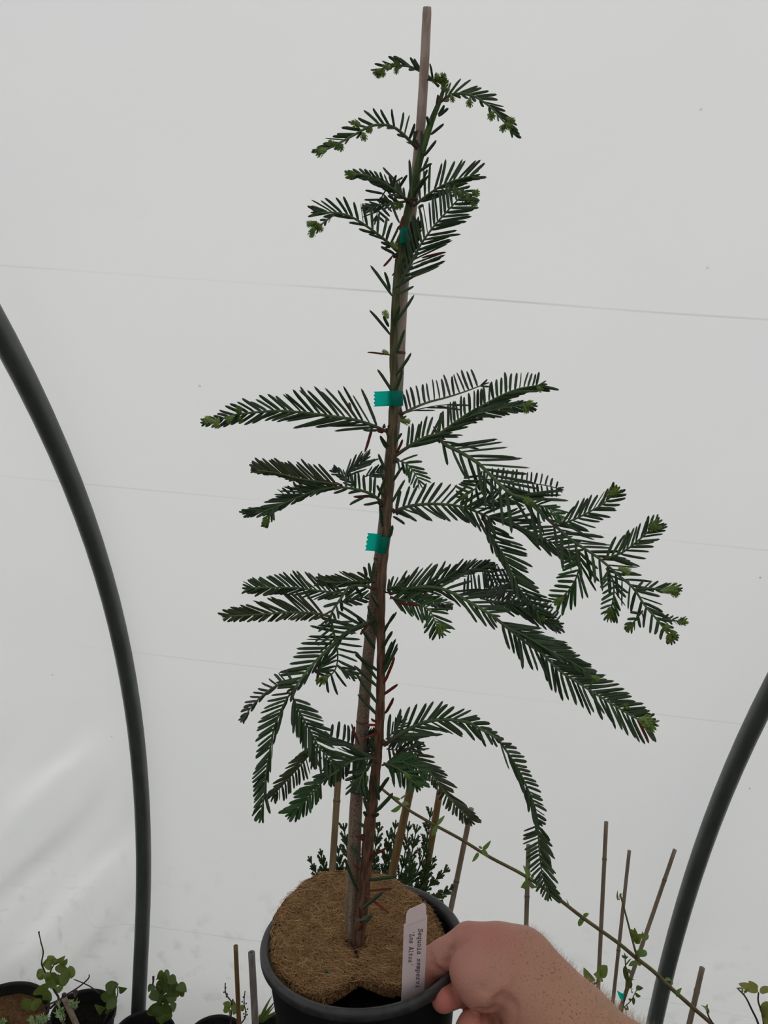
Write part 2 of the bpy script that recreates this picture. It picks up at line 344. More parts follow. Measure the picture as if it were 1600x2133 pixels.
def sheet(name, t0, t1, nt_, x0, x1, nx):
    V, Fc, UVs = [], [], []
    for i in range(nt_ + 1):
        t = t0 + (t1 - t0) * i / nt_
        y, h = prof(t); n = nrm([0, math.cos(max(t, 0)), math.sin(max(t, 0))])
        for j in range(nx + 1):
            X = x0 + (x1 - x0) * j / nx
            d = wrinkle(X, y, h) if y > 1.0 else 0
            V.append((X, y + n[1] * d, h + n[2] * d)); UVs.append((X, t * 2.2))
    for i in range(nt_):
        for j in range(nx):
            a = i * (nx + 1) + j; Fc.append((a, a + 1, a + nx + 2, a + nx + 1))
    o = obj(name, (V, Fc), M_SHEET); ul = o.data.uv_layers.new(name='film')
    idx = np.zeros(len(o.data.loops), int); o.data.loops.foreach_get('vertex_index', idx)
    ul.data.foreach_set('uv', np.asarray(UVs)[idx].ravel())
    o['kind'] = 'structure'; return o
TB = -HC / EB
sheet('wall_back', TB, math.pi / 2, 220, -3.4, 3.4, 400)
def prof_f(t): return prof(t)
sheet('wall_front', math.pi / 2, math.pi, 40, -3.4, 3.4, 8)
def end_wall(name, X):
    pts = [(X,) + prof(TB)] + [(X,) + prof(t) for t in np.linspace(0, math.pi, 40)] + [(X, prof(math.pi)[0], 0)]
    o = obj(name, (pts, [list(range(len(pts)))]), M_SHEET, smooth=False); ul = o.data.uv_layers.new(name='film')
    for l in o.data.loops:
        c = o.data.vertices[l.vertex_index].co; ul.data[l.index].uv = (c.y + 9, c.z + 9)
    o['kind'] = 'structure'
end_wall('wall_left', -3.4); end_wall('wall_right', 3.4)
fl = obj('floor', ([(-3.5, -3.1, 0), (3.5, -3.1, 0), (3.5, 1.75, 0), (-3.5, 1.75, 0)], [(0, 1, 2, 3)]), M_FLOOR, smooth=False); fl['kind'] = 'structure'

# ------------------------------------------------------------------ hoops
def hoop(xf, yc, hc, a, b_, label, lo=0.0):
    P = []
    for h in np.linspace(0, hc, 5)[:-1]: P.append((xf(h), yc + a, h))
    for t in np.linspace(0, math.pi, 90): 
        h = hc + b_ * math.sin(t); P.append((xf(h), yc + a * math.cos(t), h))
    for h in np.linspace(hc, 0, 5)[1:]: P.append((xf(h), yc - a, h))
    o = obj('tunnel_hoop', tube(P, .0172, 16), M_HOOP, loc=(xf(0), yc + a, 0)); tag(o, label, 'hoop', 'metal hoops holding up the white film'); return o
hoop(lambda h: -.645, -.65934, CAM_H - 1.28192, 2.28706, 1.98064, 'dark grey metal tunnel hoop curving up beside the leafy pots, left of the tall sapling')
hoop(lambda h: .5606 + .0321 * (h - CAM_H + .9675), YC - .0259, HC, EA, EB, 'dark grey metal tunnel hoop rising behind the forearm, at the right edge')

# ------------------------------------------------------------------ main pot
PC = EYE + np.array([-.04654, .63884, -.47206]); PA = nrm([-.1128, .0281, 1.0])
PE1 = nrm(np.cross([0, 1., 0], PA)); PE2 = np.cross(PA, PE1)     # right, away
def on_rim_plane(x, y, off=0.0):
    d = ray(x, y); o_ = PC + PA * off
    return EYE + d * (((o_ - EYE) @ PA) / (d @ PA))
pot = empty('plant_pot', PC - PA * .17, 'black plastic nursery pot with rolled rim held at its rim by the hand', 'pot')
pr = [(.0, -.17), (.068, -.17), (.070, -.168), (.0855, -.013), (.0862, -.0098), (.0848, -.004), (.0835, -.012), (.0685, -.164), (0, -.164)]
obj('pot_body', lathe(pr, 96, PC, PA), M_POT, pot)
pr = [(.0852, -.0135), (.0860, -.0100), (.0912, -.0095), (.0922, -.008), (.0924, -.003), (.0915, -.0006), (.0895, .0003), (.0870, -.0002), (.0855, -.0015), (.0842, -.004), (.0835, -.012), (.0852, -.0135)]
obj('rim', lathe(pr, 96, PC, PA), M_RIM, pot)
fk = on_rim_plane(882, 2071, -.004)
obj('paint_fleck', (lambda c: ([c + nrm(EYE - c) * .004 + RT * x + UP * y for x, y in ((-.0018, -.001), (.0002, -.0014), (.0018, .0003), (.0012, .0014), (-.0006, .0010))] + [c + nrm(EYE - c) * .0012], [(0, 1, 2, 3, 4), (0, 5, 1), (1, 5, 2), (2, 5, 3), (3, 5, 4), (4, 5, 0)]))(fk), M_FLECK, pot)
# soil
V, Fc = [], []
nr, na = 14, 60
for i in range(nr + 1):
    for k in range(na):
        r = .0800 * i / nr; th = 2 * math.pi * k / na
        V.append(PC + PA * (-.036 + rng.normal(0, .0012)) + r * (math.cos(th) * PE1 + math.sin(th) * PE2))
for i in range(nr):
    for k in range(na): Fc.append((i * na + k, i * na + (k + 1) % na, (i + 1) * na + (k + 1) % na, (i + 1) * na + k))
so = obj('potting_soil', (V, Fc), M_SOIL, loc=PC - PA * .04); tag(so, 'dark damp potting soil showing below the notch of the coir disc', 'soil', kind='stuff')

# ------------------------------------------------------------------ coir disc
OUT = [(170, 420), (185, 350), (212, 300), (255, 238), (300, 190), (345, 152), (400, 120), (460, 103), (520, 95), (590, 90), (660, 90), (730, 95), (800, 112), (860, 140), (905, 168), (950, 200), (992, 232), (1030, 265), (1062, 300), (1090, 340), (1112, 385), (1130, 430), (1132, 480), (1122, 530), (1092, 580), (1050, 620), (990, 670), (930, 715), (897, 742), (855, 752), (790, 738), (740, 718), (700, 708), (672, 690), (652, 688), (630, 712), (600, 735), (550, 765), (500, 788), (465, 800), (430, 800), (380, 785), (330, 765), (290, 738), (250, 700), (212, 668), (180, 640), (168, 600), (165, 560), (163, 490)]
OUT = [(500 + x / 2.6667, 1780 + y / 2.6667) for x, y in OUT]
def disc_off(u, v):     # height of the mat over the rim plane: rests on the rim at the far left, sags at the near right
    return -.006 + .0105 * (-.35 * u + .95 * v) / .09
def disc_pt(x, y):
    off = 0
    for _ in range(6):
        p = on_rim_plane(x, y, off); q = p - PC; off = disc_off(q @ PE1, q @ PE2)
    return p
O3 = [disc_pt(*p) for p in OUT]
O2 = np.array([((p - PC) @ PE1, (p - PC) @ PE2) for p in O3])
ST = disc_pt(742, 1966); S2 = np.array([(ST - PC) @ PE1, (ST - PC) @ PE2])
coir = empty('coir_mulch_disc', PC + PA * -.008, 'round brown coconut fibre mulch mat around the sapling stem, notched in front', 'mulch mat')
def seg_d(q, f1=1.0):
    dd = (slit1 - slit0) * f1; tt = np.clip((q - slit0) @ dd / (dd @ dd), 0, 1); return np.linalg.norm(q - slit0 - tt * dd), tt
def hole(q):                # the slit gapes around the stem and closes towards the notch
    ds, tt = seg_d(q, .5); return .022 * math.exp(-(ds / (.0088 * (1.05 - .85 * tt))) ** 2)
slit0, slit1 = S2, O2[34]
def disc_surface():
    V, Fc = [], []; no = len(O2); rings = 40
    def zz(u, v, f):
        return disc_off(u, v) + .0016 * math.sin(u * 190 + v * 60) * math.sin(v * 160 + 1) + .003 * (1 - f) * 0
    for i in range(rings + 1):
        f = i / rings
        for k in range(no):
            jit = rng.normal(0, .0007, 2) if i == rings else np.zeros(2)
            q = S2 + (O2[k] - S2) * f + jit
            V.append(PC + q[0] * PE1 + q[1] * PE2 + PA * (zz(q[0], q[1], f) - hole(q) + rng.normal(0, .0005)))
    for i in range(rings):
        for k in range(no): Fc.append((i * no + k, i * no + (k + 1) % no, (i + 1) * no + (k + 1) % no, (i + 1) * no + k))
    b0 = len(V); top = rings * no
    for k in range(no): V.append(V[top + k] - PA * .007 + (PC - V[top + k]) * .02)
    Fc += [(top + k, top + (k + 1) % no, b0 + (k + 1) % no, b0 + k) for k in range(no)]
    Fc.append([b0 + k for k in range(no)][::-1])
    return V, Fc
obj('mat_body', disc_surface(), M_COIR, coir)
def inside(q):
    x, y = q; c = False; n = len(O2); j = n - 1
    for i in range(n):
        if (O2[i][1] > y) != (O2[j][1] > y) and x < (O2[j][0] - O2[i][0]) * (y - O2[i][1]) / (O2[j][1] - O2[i][1]) + O2[i][0]: c = not c
        j = i
    return c
def fibre(p, d, L, w, curl, tint):
    n = 5; s = nrm(np.cross(d, PA)); V = []; pts = []; c2 = rng.normal(0, .35); c3 = rng.normal(0, .12)
    for i in range(n):
        t = i / (n - 1) - .5
        pts.append(p + d * L * t + s * L * (curl * (t * t - .1) + c2 * t * (t * t - .12) * 2) + PA * (.0010 * (1 - (2 * t) ** 2) + c3 * L * t * t))
    for i, q in enumerate(pts):
        ww = w * (1 if 0 < i < n - 1 else .5)
        V += [q + s * ww, q - s * ww, q + PA * ww * 1.2]
    Fc = []
    for i in range(n - 1):
        a = i * 3
        Fc += [(a, a + 3, a + 5, a + 2), (a + 2, a + 5, a + 4, a + 1)]
    return V, Fc, {'tint': [tint] * len(V)}
gs = []
u0, u1, v0, v1 = O2[:, 0].min(), O2[:, 0].max(), O2[:, 1].min(), O2[:, 1].max()
slit0, slit1 = S2, O2[34]
cnt = 0
while cnt < 13000:
    q = np.array([rng.uniform(u0, u1), rng.uniform(v0, v1)])
    if not inside(q): continue
    dd = slit1 - slit0; tt = np.clip((q - slit0) @ dd / (dd @ dd), 0, 1); ds = np.linalg.norm(q - slit0 - tt * dd)
    if ds < .0011 or hole(q) > .005: continue
    th = rng.uniform(0, math.pi)
    if ds < .03 and tt > 0.02:      # fibres splay away from the slit
        sd = math.atan2(*(q - slit0 - tt * dd)[::-1]); th = sd + rng.normal(-.5, .45)
    d = nrm(math.cos(th) * PE1 + math.sin(th) * PE2 + PA * rng.normal(0, .16))
    Lf = rng.uniform(.005, .019); e2 = np.array([d @ PE1, d @ PE2]) * Lf * .5
    if rng.uniform() > .03 and not (inside(q + e2) and inside(q - e2)): continue
    cnt += 1
    p = PC + q[0] * PE1 + q[1] * PE2 + PA * (disc_off(*q) + .0016 * math.sin(q[0] * 190 + q[1] * 60) * math.sin(q[1] * 160 + 1) + abs(rng.normal(0, .0011)))
    gs.append(fibre(p, d, Lf, rng.uniform(.00007, .00019), rng.normal(0, 1.0), np.clip(rng.beta(1.5, 2.1), 0, 1)))
for k in range(900):        # frayed edge
    i = rng.integers(len(O2)); q = O2[i] + (O2[(i + 1) % len(O2)] - O2[i]) * rng.uniform(); 
    p = PC + q[0] * PE1 + q[1] * PE2 + PA * (disc_off(*q) - rng.uniform(0, .006))
    d = nrm(rng.normal(0, 1, 3)); d = nrm(d - PA * (d @ PA) * .5)
    gs.append(fibre(p, d, rng.uniform(.003, .007), .00014, rng.normal(0, .8), rng.uniform(0, .6)))
fo = obj('fibre', merge(gs), M_FIBRE, coir); fo['kind'] = 'stuff'
for (x, y), lb in (((813, 1934), 'tiny green scrap on the coir mat near the white label'), ((679, 2029), 'tiny green scrap on the coir mat near the front left of the notch')):
    c = disc_pt(x, y) + PA * .002
    V = [c + .0022 * nrm(a) * s for a, s in zip([(1, 0, 0), (-1, .2, 0), (.1, 1, 0), (0, -1, .2), (0, .2, 1), (.2, 0, -1)], (1, .8, .7, 1, .8, 1))]
    o = obj('tape_scrap', (V, [(0, 2, 4), (2, 1, 4), (1, 3, 4), (3, 0, 4), (2, 0, 5), (1, 2, 5), (3, 1, 5), (0, 3, 5)]), M_PRILL, loc=c); tag(o, lb, 'scrap')

# ------------------------------------------------------------------ the sapling
PY = .6395                               # depth of the stem
BASE = at(744, 1958, PY)
def plant(x, y, dz=0.0): return at(x, y, PY + dz)
tree = empty('redwood_sapling', BASE, 'tall young redwood with drooping dark green sprays growing in the black pot', 'sapling')
STEM = [(745, 1985), (748, 1950), (756, 1880), (763, 1800), (769, 1730), (777, 1660), (784, 1590), (790, 1520), (793, 1440), (794, 1360), (793, 1270), (796, 1190), (803, 1110), (808, 1040), (814, 960), (818, 885), (821, 815), (820, 730), (823, 650), (828, 570), (836, 505), (847, 450), (860, 395), (872, 340), (886, 292), (898, 255), (910, 225), (918, 205), (924, 185), (925, 172)]
SW = [26, 25, 25, 24, 25, 22, 21, 20, 19, 18, 19, 20, 21, 22, 22, 20, 18, 17, 17, 16, 15, 15, 16, 16, 15, 13, 11, 9, 7, 5]
sp3 = smooth_path([plant(*p) for p in STEM], 5)
zc = [(p - EYE) @ FW for p in sp3]
sr = np.interp(np.linspace(0, 1, len(sp3)), np.linspace(0, 1, len(SW)), SW) * np.array(zc) / F_PX / 2
sr = sr * (1 + .07 * np.sin(np.arange(len(sr)) * 1.9) * (np.arange(len(sr)) < 90))
obj('stem', tube(sp3, sr, 12), M_TRUNK, tree)

def needle_mesh(name, mat, curve=.06, n=4):
    ts = [0, .07, .25, .72, .92, 1.0]; ws = [.3, .72, 1, 1, .74, .08]
    V = []; Fc = []
    for t, w in zip(ts, ws):
        c = curve * (t * (1 - t) * 4)
        V += [(t, c + .5 * w, -.02), (t, c, .16 * w + .02), (t, c - .5 * w, -.02), (t, c, -.12 * w)]
    for i in range(len(ts) - 1):
        for k in range(4): Fc.append((i * 4 + k, (i + 1) * 4 + k, (i + 1) * 4 + (k + 1) % 4, i * 4 + (k + 1) % 4))
    Fc.append((20, 21, 22, 23)); Fc.append((3, 2, 1, 0))
    me = bpy.data.meshes.new(name); me.from_pydata(V, [], Fc); me.materials.append(mat)
    me.attributes.new('tint', 'FLOAT', 'POINT'); me.polygons.foreach_set('use_smooth', [False] * len(Fc)); me.update()
    return me, np.array(V), Fc
NM = {}
for key, mt in (('g', M_NEEDLE), ('p', M_NEEDLE_PALE), ('f', M_NEEDLE_FRESH), ('o', M_NEEDLE_OLIVE), ('r', M_RED)):
    NM[key] = [needle_mesh('needle_' + key + str(i), mt, c) for i, c in enumerate((.0, .22, -.22))]
NEEDLES = []      # (size, parent, key, variant, matrix3x4)
def add_needle(parent, base, tip, wpx, key, tilt=None):
    d = tip - base; L = np.linalg.norm(d); d = d / L
    z = (base - EYE) @ FW; w = wpx * z / F_PX
    v = nrm(EYE - base); s = nrm(np.cross(v, d)); n = np.cross(d, s)
    a = rng.normal(0, .45) if tilt is None else tilt
    s2 = math.cos(a) * s + math.sin(a) * n; n2 = np.cross(d, s2)
    M = np.eye(4); M[:3, 0] = d * L; M[:3, 1] = s2 * w; M[:3, 2] = n2 * w; M[:3, 3] = base
    NEEDLES.append((L * w, parent, key, int(rng.integers(3)), M))
def bud_mesh(name, seed):
    r = np.random.default_rng(seed); gs = []
    k = 0
    for ring, (n, x0_, rad_, ang, l) in enumerate(((5, -.55, .25, .28, .5), (6, -.25, .30, .32, .5), (7, .05, .33, .42, .48), (7, .2, .22, .5, .46), (4, .25, .1, .2, .42))):
        for i in range(n):
            ph = 2 * math.pi * (i + .4 * ring) / n + r.normal(0, .12); a = ang + r.normal(0, .07); o_ = np.array([0, math.cos(ph), math.sin(ph)])
            d = np.array([math.cos(a), 0, 0]) + math.sin(a) * o_; s = nrm(np.cross(d, o_)); b0 = np.array([x0_, 0, 0]) + o_ * rad_; L = l * r.uniform(.85, 1.1)
            V = [b0 - s * .06, b0 + s * .06, b0 + d * L * .6 + s * .08, b0 + d * L * .6 - s * .08, b0 + d * L, b0 + d * L * .5 + o_ * .06]
            gs.append((V, [(0, 1, 5), (1, 2, 5), (2, 4, 5), (4, 3, 5), (3, 0, 5)]))
    gs.append(tube([(-.8, 0, 0), (-.5, 0, 0), (0, 0, 0), (.35, 0, 0)], [.16, .26, .32, .14], 7))
    V, Fc, _ = merge(gs); me = bpy.data.meshes.new(name); me.from_pydata(V.tolist(), [], Fc); me.materials.append(M_BUD)
    me.attributes.new('tint', 'FLOAT', 'POINT'); me.update(); return me
BM = [bud_mesh('bud', s) for s in (1, 2, 3)]
def bud(parent, x, y, dx, dy, size, dz):
    p = plant(x, y, dz); q = plant(x + dx, y + dy, dz - .004 + rng.normal(0, .004)); d = nrm(q - p)
    z = (p - EYE) @ FW; s = 1.25 * size * z / F_PX
    a = nrm(np.cross(d, [.2, 1, .3])); c = np.cross(d, a)
    M = np.eye(4); M[:3, 0] = d * s; M[:3, 1] = a * s; M[:3, 2] = c * s; M[:3, 3] = p - LOC[parent]
    o = bpy.data.objects.new('bud', BM[int(rng.integers(3))]); COL.objects.link(o); o.parent = parent; o.matrix_local = Matrix(M.tolist())
    return o
def spray(pts, dz0, dz1, lh, rh, gap=11, w=7.5, key='g', rad=(5, 2.5), buds=(), skip=0.03, lead=None, rise=.35, red=.0, tipn=True, thin_base=.75):
    """a branch with needles: lh / rh = (length start, length end, angle start, angle end) for its left and right hand, in px and degrees"""
    P = smooth_path(pts, 8); n = len(P)
    seg = np.r_[0, np.cumsum(np.linalg.norm(np.diff(P, axis=0), axis=1))]; L = seg[-1]
    dzs = dz0 + (dz1 - dz0) * (seg / L)
    W = np.array([plant(p[0], p[1], z) for p, z in zip(P, dzs)])
    zz = np.array([(q - EYE) @ FW for q in W])
    rr = np.linspace(rad[0], rad[1], n) * zz / F_PX / 2
    br = obj('branch', tube(W, rr, 6), M_BRANCH, tree)
    br['bpx'] = 0; del br['bpx']
    for side, spec in ((1, lh), (-1, rh)):
        if spec is None: continue
        l0, l1, a0, a1 = spec[:4]; g = spec[4] if len(spec) > 4 else gap
        s = L * skip + rng.uniform(0, g)
        while s < L - 1:
            t = s / L; x = np.interp(s, seg, P[:, 0]); y = np.interp(s, seg, P[:, 1]); z = np.interp(s, seg, dzs)
            i = min(np.searchsorted(seg, s), n - 1); i0 = max(i - 2, 0); i1 = min(i + 2, n - 1)
            d = P[i1] - P[i0]; d = d / (np.linalg.norm(d) + 1e-9)
            nn = np.array([d[1], -d[0]]) * side
            env = (thin_base + (1 - thin_base) * min(1, t / .15)) * (1 if t < .85 else 1 - .35 * (t - .85) / .15)
            ln = 1.16 * (l0 + (l1 - l0) * t) * env * rng.uniform(.86, 1.1); a = math.radians(3 + a0 + (a1 - a0) * t + rng.normal(0, 3.2))
            v = d * math.cos(a) + nn * math.sin(a)
            bz = plant(x, y, z); tz = plant(x + v[0] * ln, y + v[1] * ln, z + side * rise * ln * .0004 * .5 + rng.normal(0, .006))
            k = key
            if rng.uniform() < red: k = 'r'
            add_needle(br, bz, tz, w * rng.uniform(.66, .88), k)
            s += g * rng.uniform(.82, 1.18)
    if tipn:
        d = P[-1] - P[-4]; d /= np.linalg.norm(d)
        e0 = (lh or rh); ll = min(e0[1], 26) * .8
        for a in (-22, 2, 24):
            c, s_ = math.cos(math.radians(a)), math.sin(math.radians(a)); v = np.array([d[0] * c - d[1] * s_, d[0] * s_ + d[1] * c])
            q = P[-2]; add_needle(br, plant(*q, dzs[-1]), plant(q[0] + v[0] * ll, q[1] + v[1] * ll, dzs[-1] + rng.normal(0, .004)), w * .62, key)
    for bx in buds:
        x, y, dx, dy, s = bx
        j = int(np.argmin(((P - np.array([x, y])) ** 2).sum(1)))
        bud(br, x, y, dx, dy, s, dzs[j] - .003)
        if np.hypot(*(P[j] - np.array([x, y]))) > 6:
            a = plant(*P[j], dzs[j]); c = plant(x, y, dzs[j] - .003); q = obj('bud_stalk', tube([a, (a + c) / 2, c], .0007, 5), M_BRANCH, br)
    return br

exec_sprays = True
# --- crown
spray([(918, 212), (945, 196), (985, 200), (1020, 222), (1045, 248), (1064, 270)], 0, -.03, (40, 38, 30, 12), (16, 14, 30, 30, 22), 11, 8, rad=(6, 3), buds=[(1060, 262, 4, 8, 13), (1048, 266, -2, 10, 13), (1024, 240, -2, 12, 15), (978, 214, 1, 10, 13), (1064, 250, 8, 4, 12), (942, 205, 2, 6, 10)])
spray([(914, 180), (895, 161), (875, 148), (850, 138), (825, 137), (800, 142), (786, 150)], 0.002, .012, (14, 12, 30, 30, 24), (32, 26, 35, 18), 13, 8, rad=(6, 3.5), buds=[(786, 150, -7, 2, 12), (790, 153, -4, 8, 12), (798, 152, -2, 9, 11), (806, 139, -8, -3, 13), (826, 136, -5, -2, 14), (826, 146, -1, 8, 10)])
spray([(922, 196), (925, 182), (922, 166)], 0, -.006, (18, 12, 25, 20), (18, 12, 25, 20), 9, 7, rad=(7, 5), buds=[(912, 163, -3, -6, 12), (922, 164, 2, -8, 14), (926, 172, 6, -4, 12), (928, 186, 6, 2, 12), (906, 168, -6, 0, 9)])
spray([(869, 310), (838, 278), (812, 262), (775, 262), (738, 281), (703, 300), (668, 317)], 0, -.05, (16, 16, 25, 20, 26), (38, 34, 62, 14), 12.5, 8, rad=(7, 4), buds=[(668, 316, -10, 6, 16), (692, 300, -8, -4, 13), (710, 306, -4, 8, 13), (758, 284, 1, 9, 13), (742, 258, -8, -2, 14), (770, 270, -3, 8, 12)])
# --- second tier
spray([(848, 417), (819, 394), (788, 375), (756, 364), (730, 364)], 0, -.04, (26, 20, 30, 18), (24, 20, 38, 22), 10, 7.5, rad=(7, 4), buds=[(732, 364, -8, 0, 15)])
spray([(838, 370), (815, 385), (800, 402), (790, 425), (784, 452)], .01, .05, (34, 26, 72, 55), (34, 30, 72, 60), 12, 6.5, 'p', rad=(4, 2))
spray([(842, 420), (815, 424), (790, 427), (765, 435)], .005, .04, (24, 18, 35, 25), (24, 18, 40, 25), 10, 7, rad=(5, 3), buds=[(832, 428, -7, 0, 16)])
spray([(862, 430), (887, 409), (919, 388), (950, 375), (985, 366)], 0, -.03, (54, 44, 62, 26), (44, 40, 24, 10), 11.5, 7.5, rad=(6, 3))
spray([(930, 384), (955, 393), (975, 405), (988, 418)], -.012, -.03, (24, 16, 35, 25), (22, 14, 40, 30), 11, 7, rad=(5, 3), buds=[(990, 402, 9, 2, 14), (972, 415, -2, 9, 15), (986, 424, 3, 10, 14), (950, 402, -3, 8, 15), (962, 409, 3, 8, 12)])
spray([(826, 522), (802, 500), (765, 472), (728, 450), (696, 443), (664, 443)], 0, -.05, (26, 48, 20, 9, 26), (40, 42, 72, 16), 12, 7.5, rad=(7, 3.5))
spray([(696, 447), (674, 464), (652, 484)], -.042, -.05, (14, 10, 30, 25, 12), (14, 10, 30, 25, 12), 11, 6, rad=(4, 3), buds=[(650, 484, -2, 8, 14), (666, 474, 4, 8, 12), (648, 466, -7, 2, 13), (660, 470, -6, 3, 12)])
spray([(826, 600), (850, 561), (875, 512), (906, 469), (943, 428), (960, 410)], 0, -.035, (66, 44, 36, 48), (88, 44, 36, 40), 12.5, 8, rad=(6.5, 3), red=.015)
spray([(838, 580), (850, 540), (860, 505), (868, 470)], .006, .004, (38, 26, 20, 14), (36, 24, 22, 14), 12, 8, rad=(4, 2))
# --- big left spray and its right-hand mates
spray([(806, 899), (773, 885), (736, 874), (689, 867), (636, 860), (584, 856), (531, 859), (492, 864), (460, 873), (434, 878)], .0, -.09, (88, 26, 20, 22, 17), (86, 20, 42, 26, 13.5), 14, 8.5, rad=(8, 3.5), buds=[(436, 876, -9, -2, 15), (452, 882, -2, 10, 14), (497, 855, 2, -8, 14), (478, 873, -6, 5, 12), (500, 874, 3, 6, 11)])
spray([(838, 862), (862, 850), (892, 838), (930, 828), (968, 816), (1005, 802)], .005, .075, (38, 40, 70, 92), None, 10.5, 7, 'p', rad=(7, 2.5))
spray([(838, 862), (870, 853), (905, 846), (940, 842)], .006, .07, None, (42, 50, 14, 6, 24), 16, 6, 'g', rad=(3, 2), tipn=False)
spray([(820, 952), (852, 930), (885, 912), (913, 904), (930, 893), (970, 865), (1005, 845), (1042, 825), (1080, 810), (1126, 802)], 0, -.03, (42, 34, 46, 66), (60, 54, 13, 12, 13), 9.5, 7.5, rad=(9, 3), skip=.08, buds=[(1124, 810, 6, 5, 11)])
spray([(942, 884), (990, 864), (1040, 852), (1085, 845), (1104, 845)], -.012, -.06, (40, 24, 10, 15), (42, 26, 18, 25), 9, 7, rad=(4, 2.5), buds=[(1102, 842, 9, -2, 14), (1096, 852, 4, 9, 13)])
# --- the long right-hand branch with its side sprays
B13 = [(912, 904), (925, 924), (955, 940), (992, 962), (1017, 985), (1042, 1010), (1067, 1030), (1095, 1040), (1131, 1072), (1164, 1102), (1196, 1129), (1245, 1161), (1287, 1197), (1320, 1226), (1342, 1259), (1375, 1298), (1398, 1328)]
spray(B13[:9], -.005, -.05, (100, 78, 34, 24), (52, 92, 36, 40, 20), 15.5, 9, rad=(9, 7))
spray(B13[8:], -.05, -.10, (78, 26, 28, 34), (80, 24, 42, 45, 20), 15, 8.5, rad=(7.5, 4.5), buds=[(1396, 1328, 2, 10, 16), (1404, 1322, 6, 8, 14), (1388, 1308, -2, 9, 14), (1303, 1188, 7, 3, 15), (1102, 1046, -4, -2, 17), (1166, 1082, 6, -5, 13)])
spray([(1166, 1093), (1196, 1082), (1232, 1064), (1261, 1046), (1280, 1026)], -.055, -.075, (50, 30, 38, 26), (52, 30, 42, 30), 11.5, 8, rad=(5, 3), buds=[(1277, 1026, 8, -6, 19)])
spray([(1258, 1165), (1294, 1152), (1326, 1129), (1352, 1106), (1366, 1094)], -.07, -.10, (50, 34, 38, 26), (54, 32, 38, 30), 11.5, 8, rad=(5, 3), buds=[(1362, 1096, 10, -3, 22)])
spray([(1206, 1145), (1208, 1171), (1203, 1197), (1190, 1223), (1166, 1250)], -.062, -.05, (62, 34, 34, 22), (40, 30, 68, 48), 12, 8.5, 'f', rad=(4.5, 3), buds=[(1166, 1250, -7, 6, 17)])
spray([(1263, 1184), (1276, 1207), (1279, 1233), (1276, 1256), (1270, 1280)], -.075, -.07, (42, 30, 40, 24), (28, 24, 68, 45), 11.5, 8, 'f', rad=(4.5, 3), buds=[(1270, 1276, -1, 9, 17)])
spray([(1320, 1228), (1356, 1226), (1388, 1228), (1408, 1226)], -.085, -.105, (26, 22, 40, 20), (24, 12, 14, 12, 20), 13, 7, rad=(5, 4), buds=[(1400, 1227, 12, -3, 20), (1404, 1234, 9, 6, 15)])
spray([(1339, 1272), (1325, 1290), (1310, 1310)], -.088, -.08, (22, 14, 45, 30), (18, 14, 55, 35), 11, 7, 'f', rad=(4, 3), buds=[(1312, 1306, -6, 5, 15)])
spray([(1376, 1290), (1400, 1292), (1424, 1296)], -.095, -.11, (18, 12, 35, 25), (14, 10, 35, 25), 11, 6, rad=(4, 3), buds=[(1422, 1294, 10, 0, 16)])
# --- mid right
spray([(818, 1067), (850, 1055), (890, 1050), (930, 1051), (967, 1057), (1000, 1069), (1022, 1079)], 0, .02, (50, 46, 50, 42), (42, 54, 42, 34), 13, 8.5, rad=(8, 5))
spray([(1008, 1084), (1027, 1122), (1050, 1158), (1066, 1194), (1082, 1226), (1102, 1252), (1121, 1278)], .02, .0, (62, 42, 36, 32), (40, 34, 12, 16), 9.5, 8.5, rad=(6, 2.5))
spray([(1016, 1077), (1056, 1083), (1089, 1100), (1121, 1116), (1154, 1132), (1190, 1150)], .02, .035, (56, 40, 26, 30), (70, 52, 12, 20), 12, 8, rad=(6, 3))
spray([(1004, 982), (999, 1002), (988, 1020), (968, 1034)], -.02, -.04, (46, 36, 58, 36), (36, 30, 70, 48), 10.5, 8, rad=(4, 2.5), buds=[(966, 1034, -7, 4, 12)])
spray([(1000, 998), (1060, 1002), (1130, 1010), (1165, 1018)], .02, .06, (24, 18, 82, 85), (30, 22, 75, 70), 10, 6.5, 'p', rad=(4, 2))
spray([(985, 1062), (1020, 1045), (1060, 1038), (1100, 1040)], .015, .03, (34, 28, 30, 18), (40, 30, 26, 18), 11, 7.5, rad=(4, 2))
spray([(1100, 1048), (1130, 1055), (1160, 1070)], -.055, -.07, (32, 26, 30, 22), (36, 24, 35, 25), 10, 7, 'f', rad=(4, 2))
spray([(826, 958), (845, 965), (860, 980), (873, 1002)], -.008, -.045, (40, 26, 38, 32), (28, 20, 58, 42), 9, 7, 'f', rad=(4, 2))
# --- mid left
spray([(797, 1047), (773, 1029), (741, 1019), (712, 1015)], 0, -.02, (20, 30, 30, 18, 30), (36, 28, 58, 80), 10, 8, rad=(7, 5))
spray([(712, 1010), (662, 1003), (623, 997), (584, 987), (547, 981), (534, 980)], -.02, -.07, (20, 18, 12, 18), (60, 34, 36, 22), 8.5, 8, 'o', rad=(5, 3))
spray([(712, 1015), (689, 1016), (652, 1024), (610, 1040), (571, 1058), (547, 1065), (516, 1070)], -.02, -.06, (26, 20, 14, 18), (58, 30, 22, 14), 7.5, 7.5, 'g', rad=(5, 3))
spray([(650, 1024), (610, 1030), (585, 1036)], -.015, -.03, None, (26, 20, 60, 50), 11, 7, 'p', rad=(2, 1.5), tipn=False)
spray([(572, 1056), (560, 1078), (553, 1092)], -.05, -.055, (22, 12, 30, 20), (22, 14, 30, 25), 9, 6.5, 'f', rad=(4, 3), buds=[(554, 1086, -3, 9, 14)])
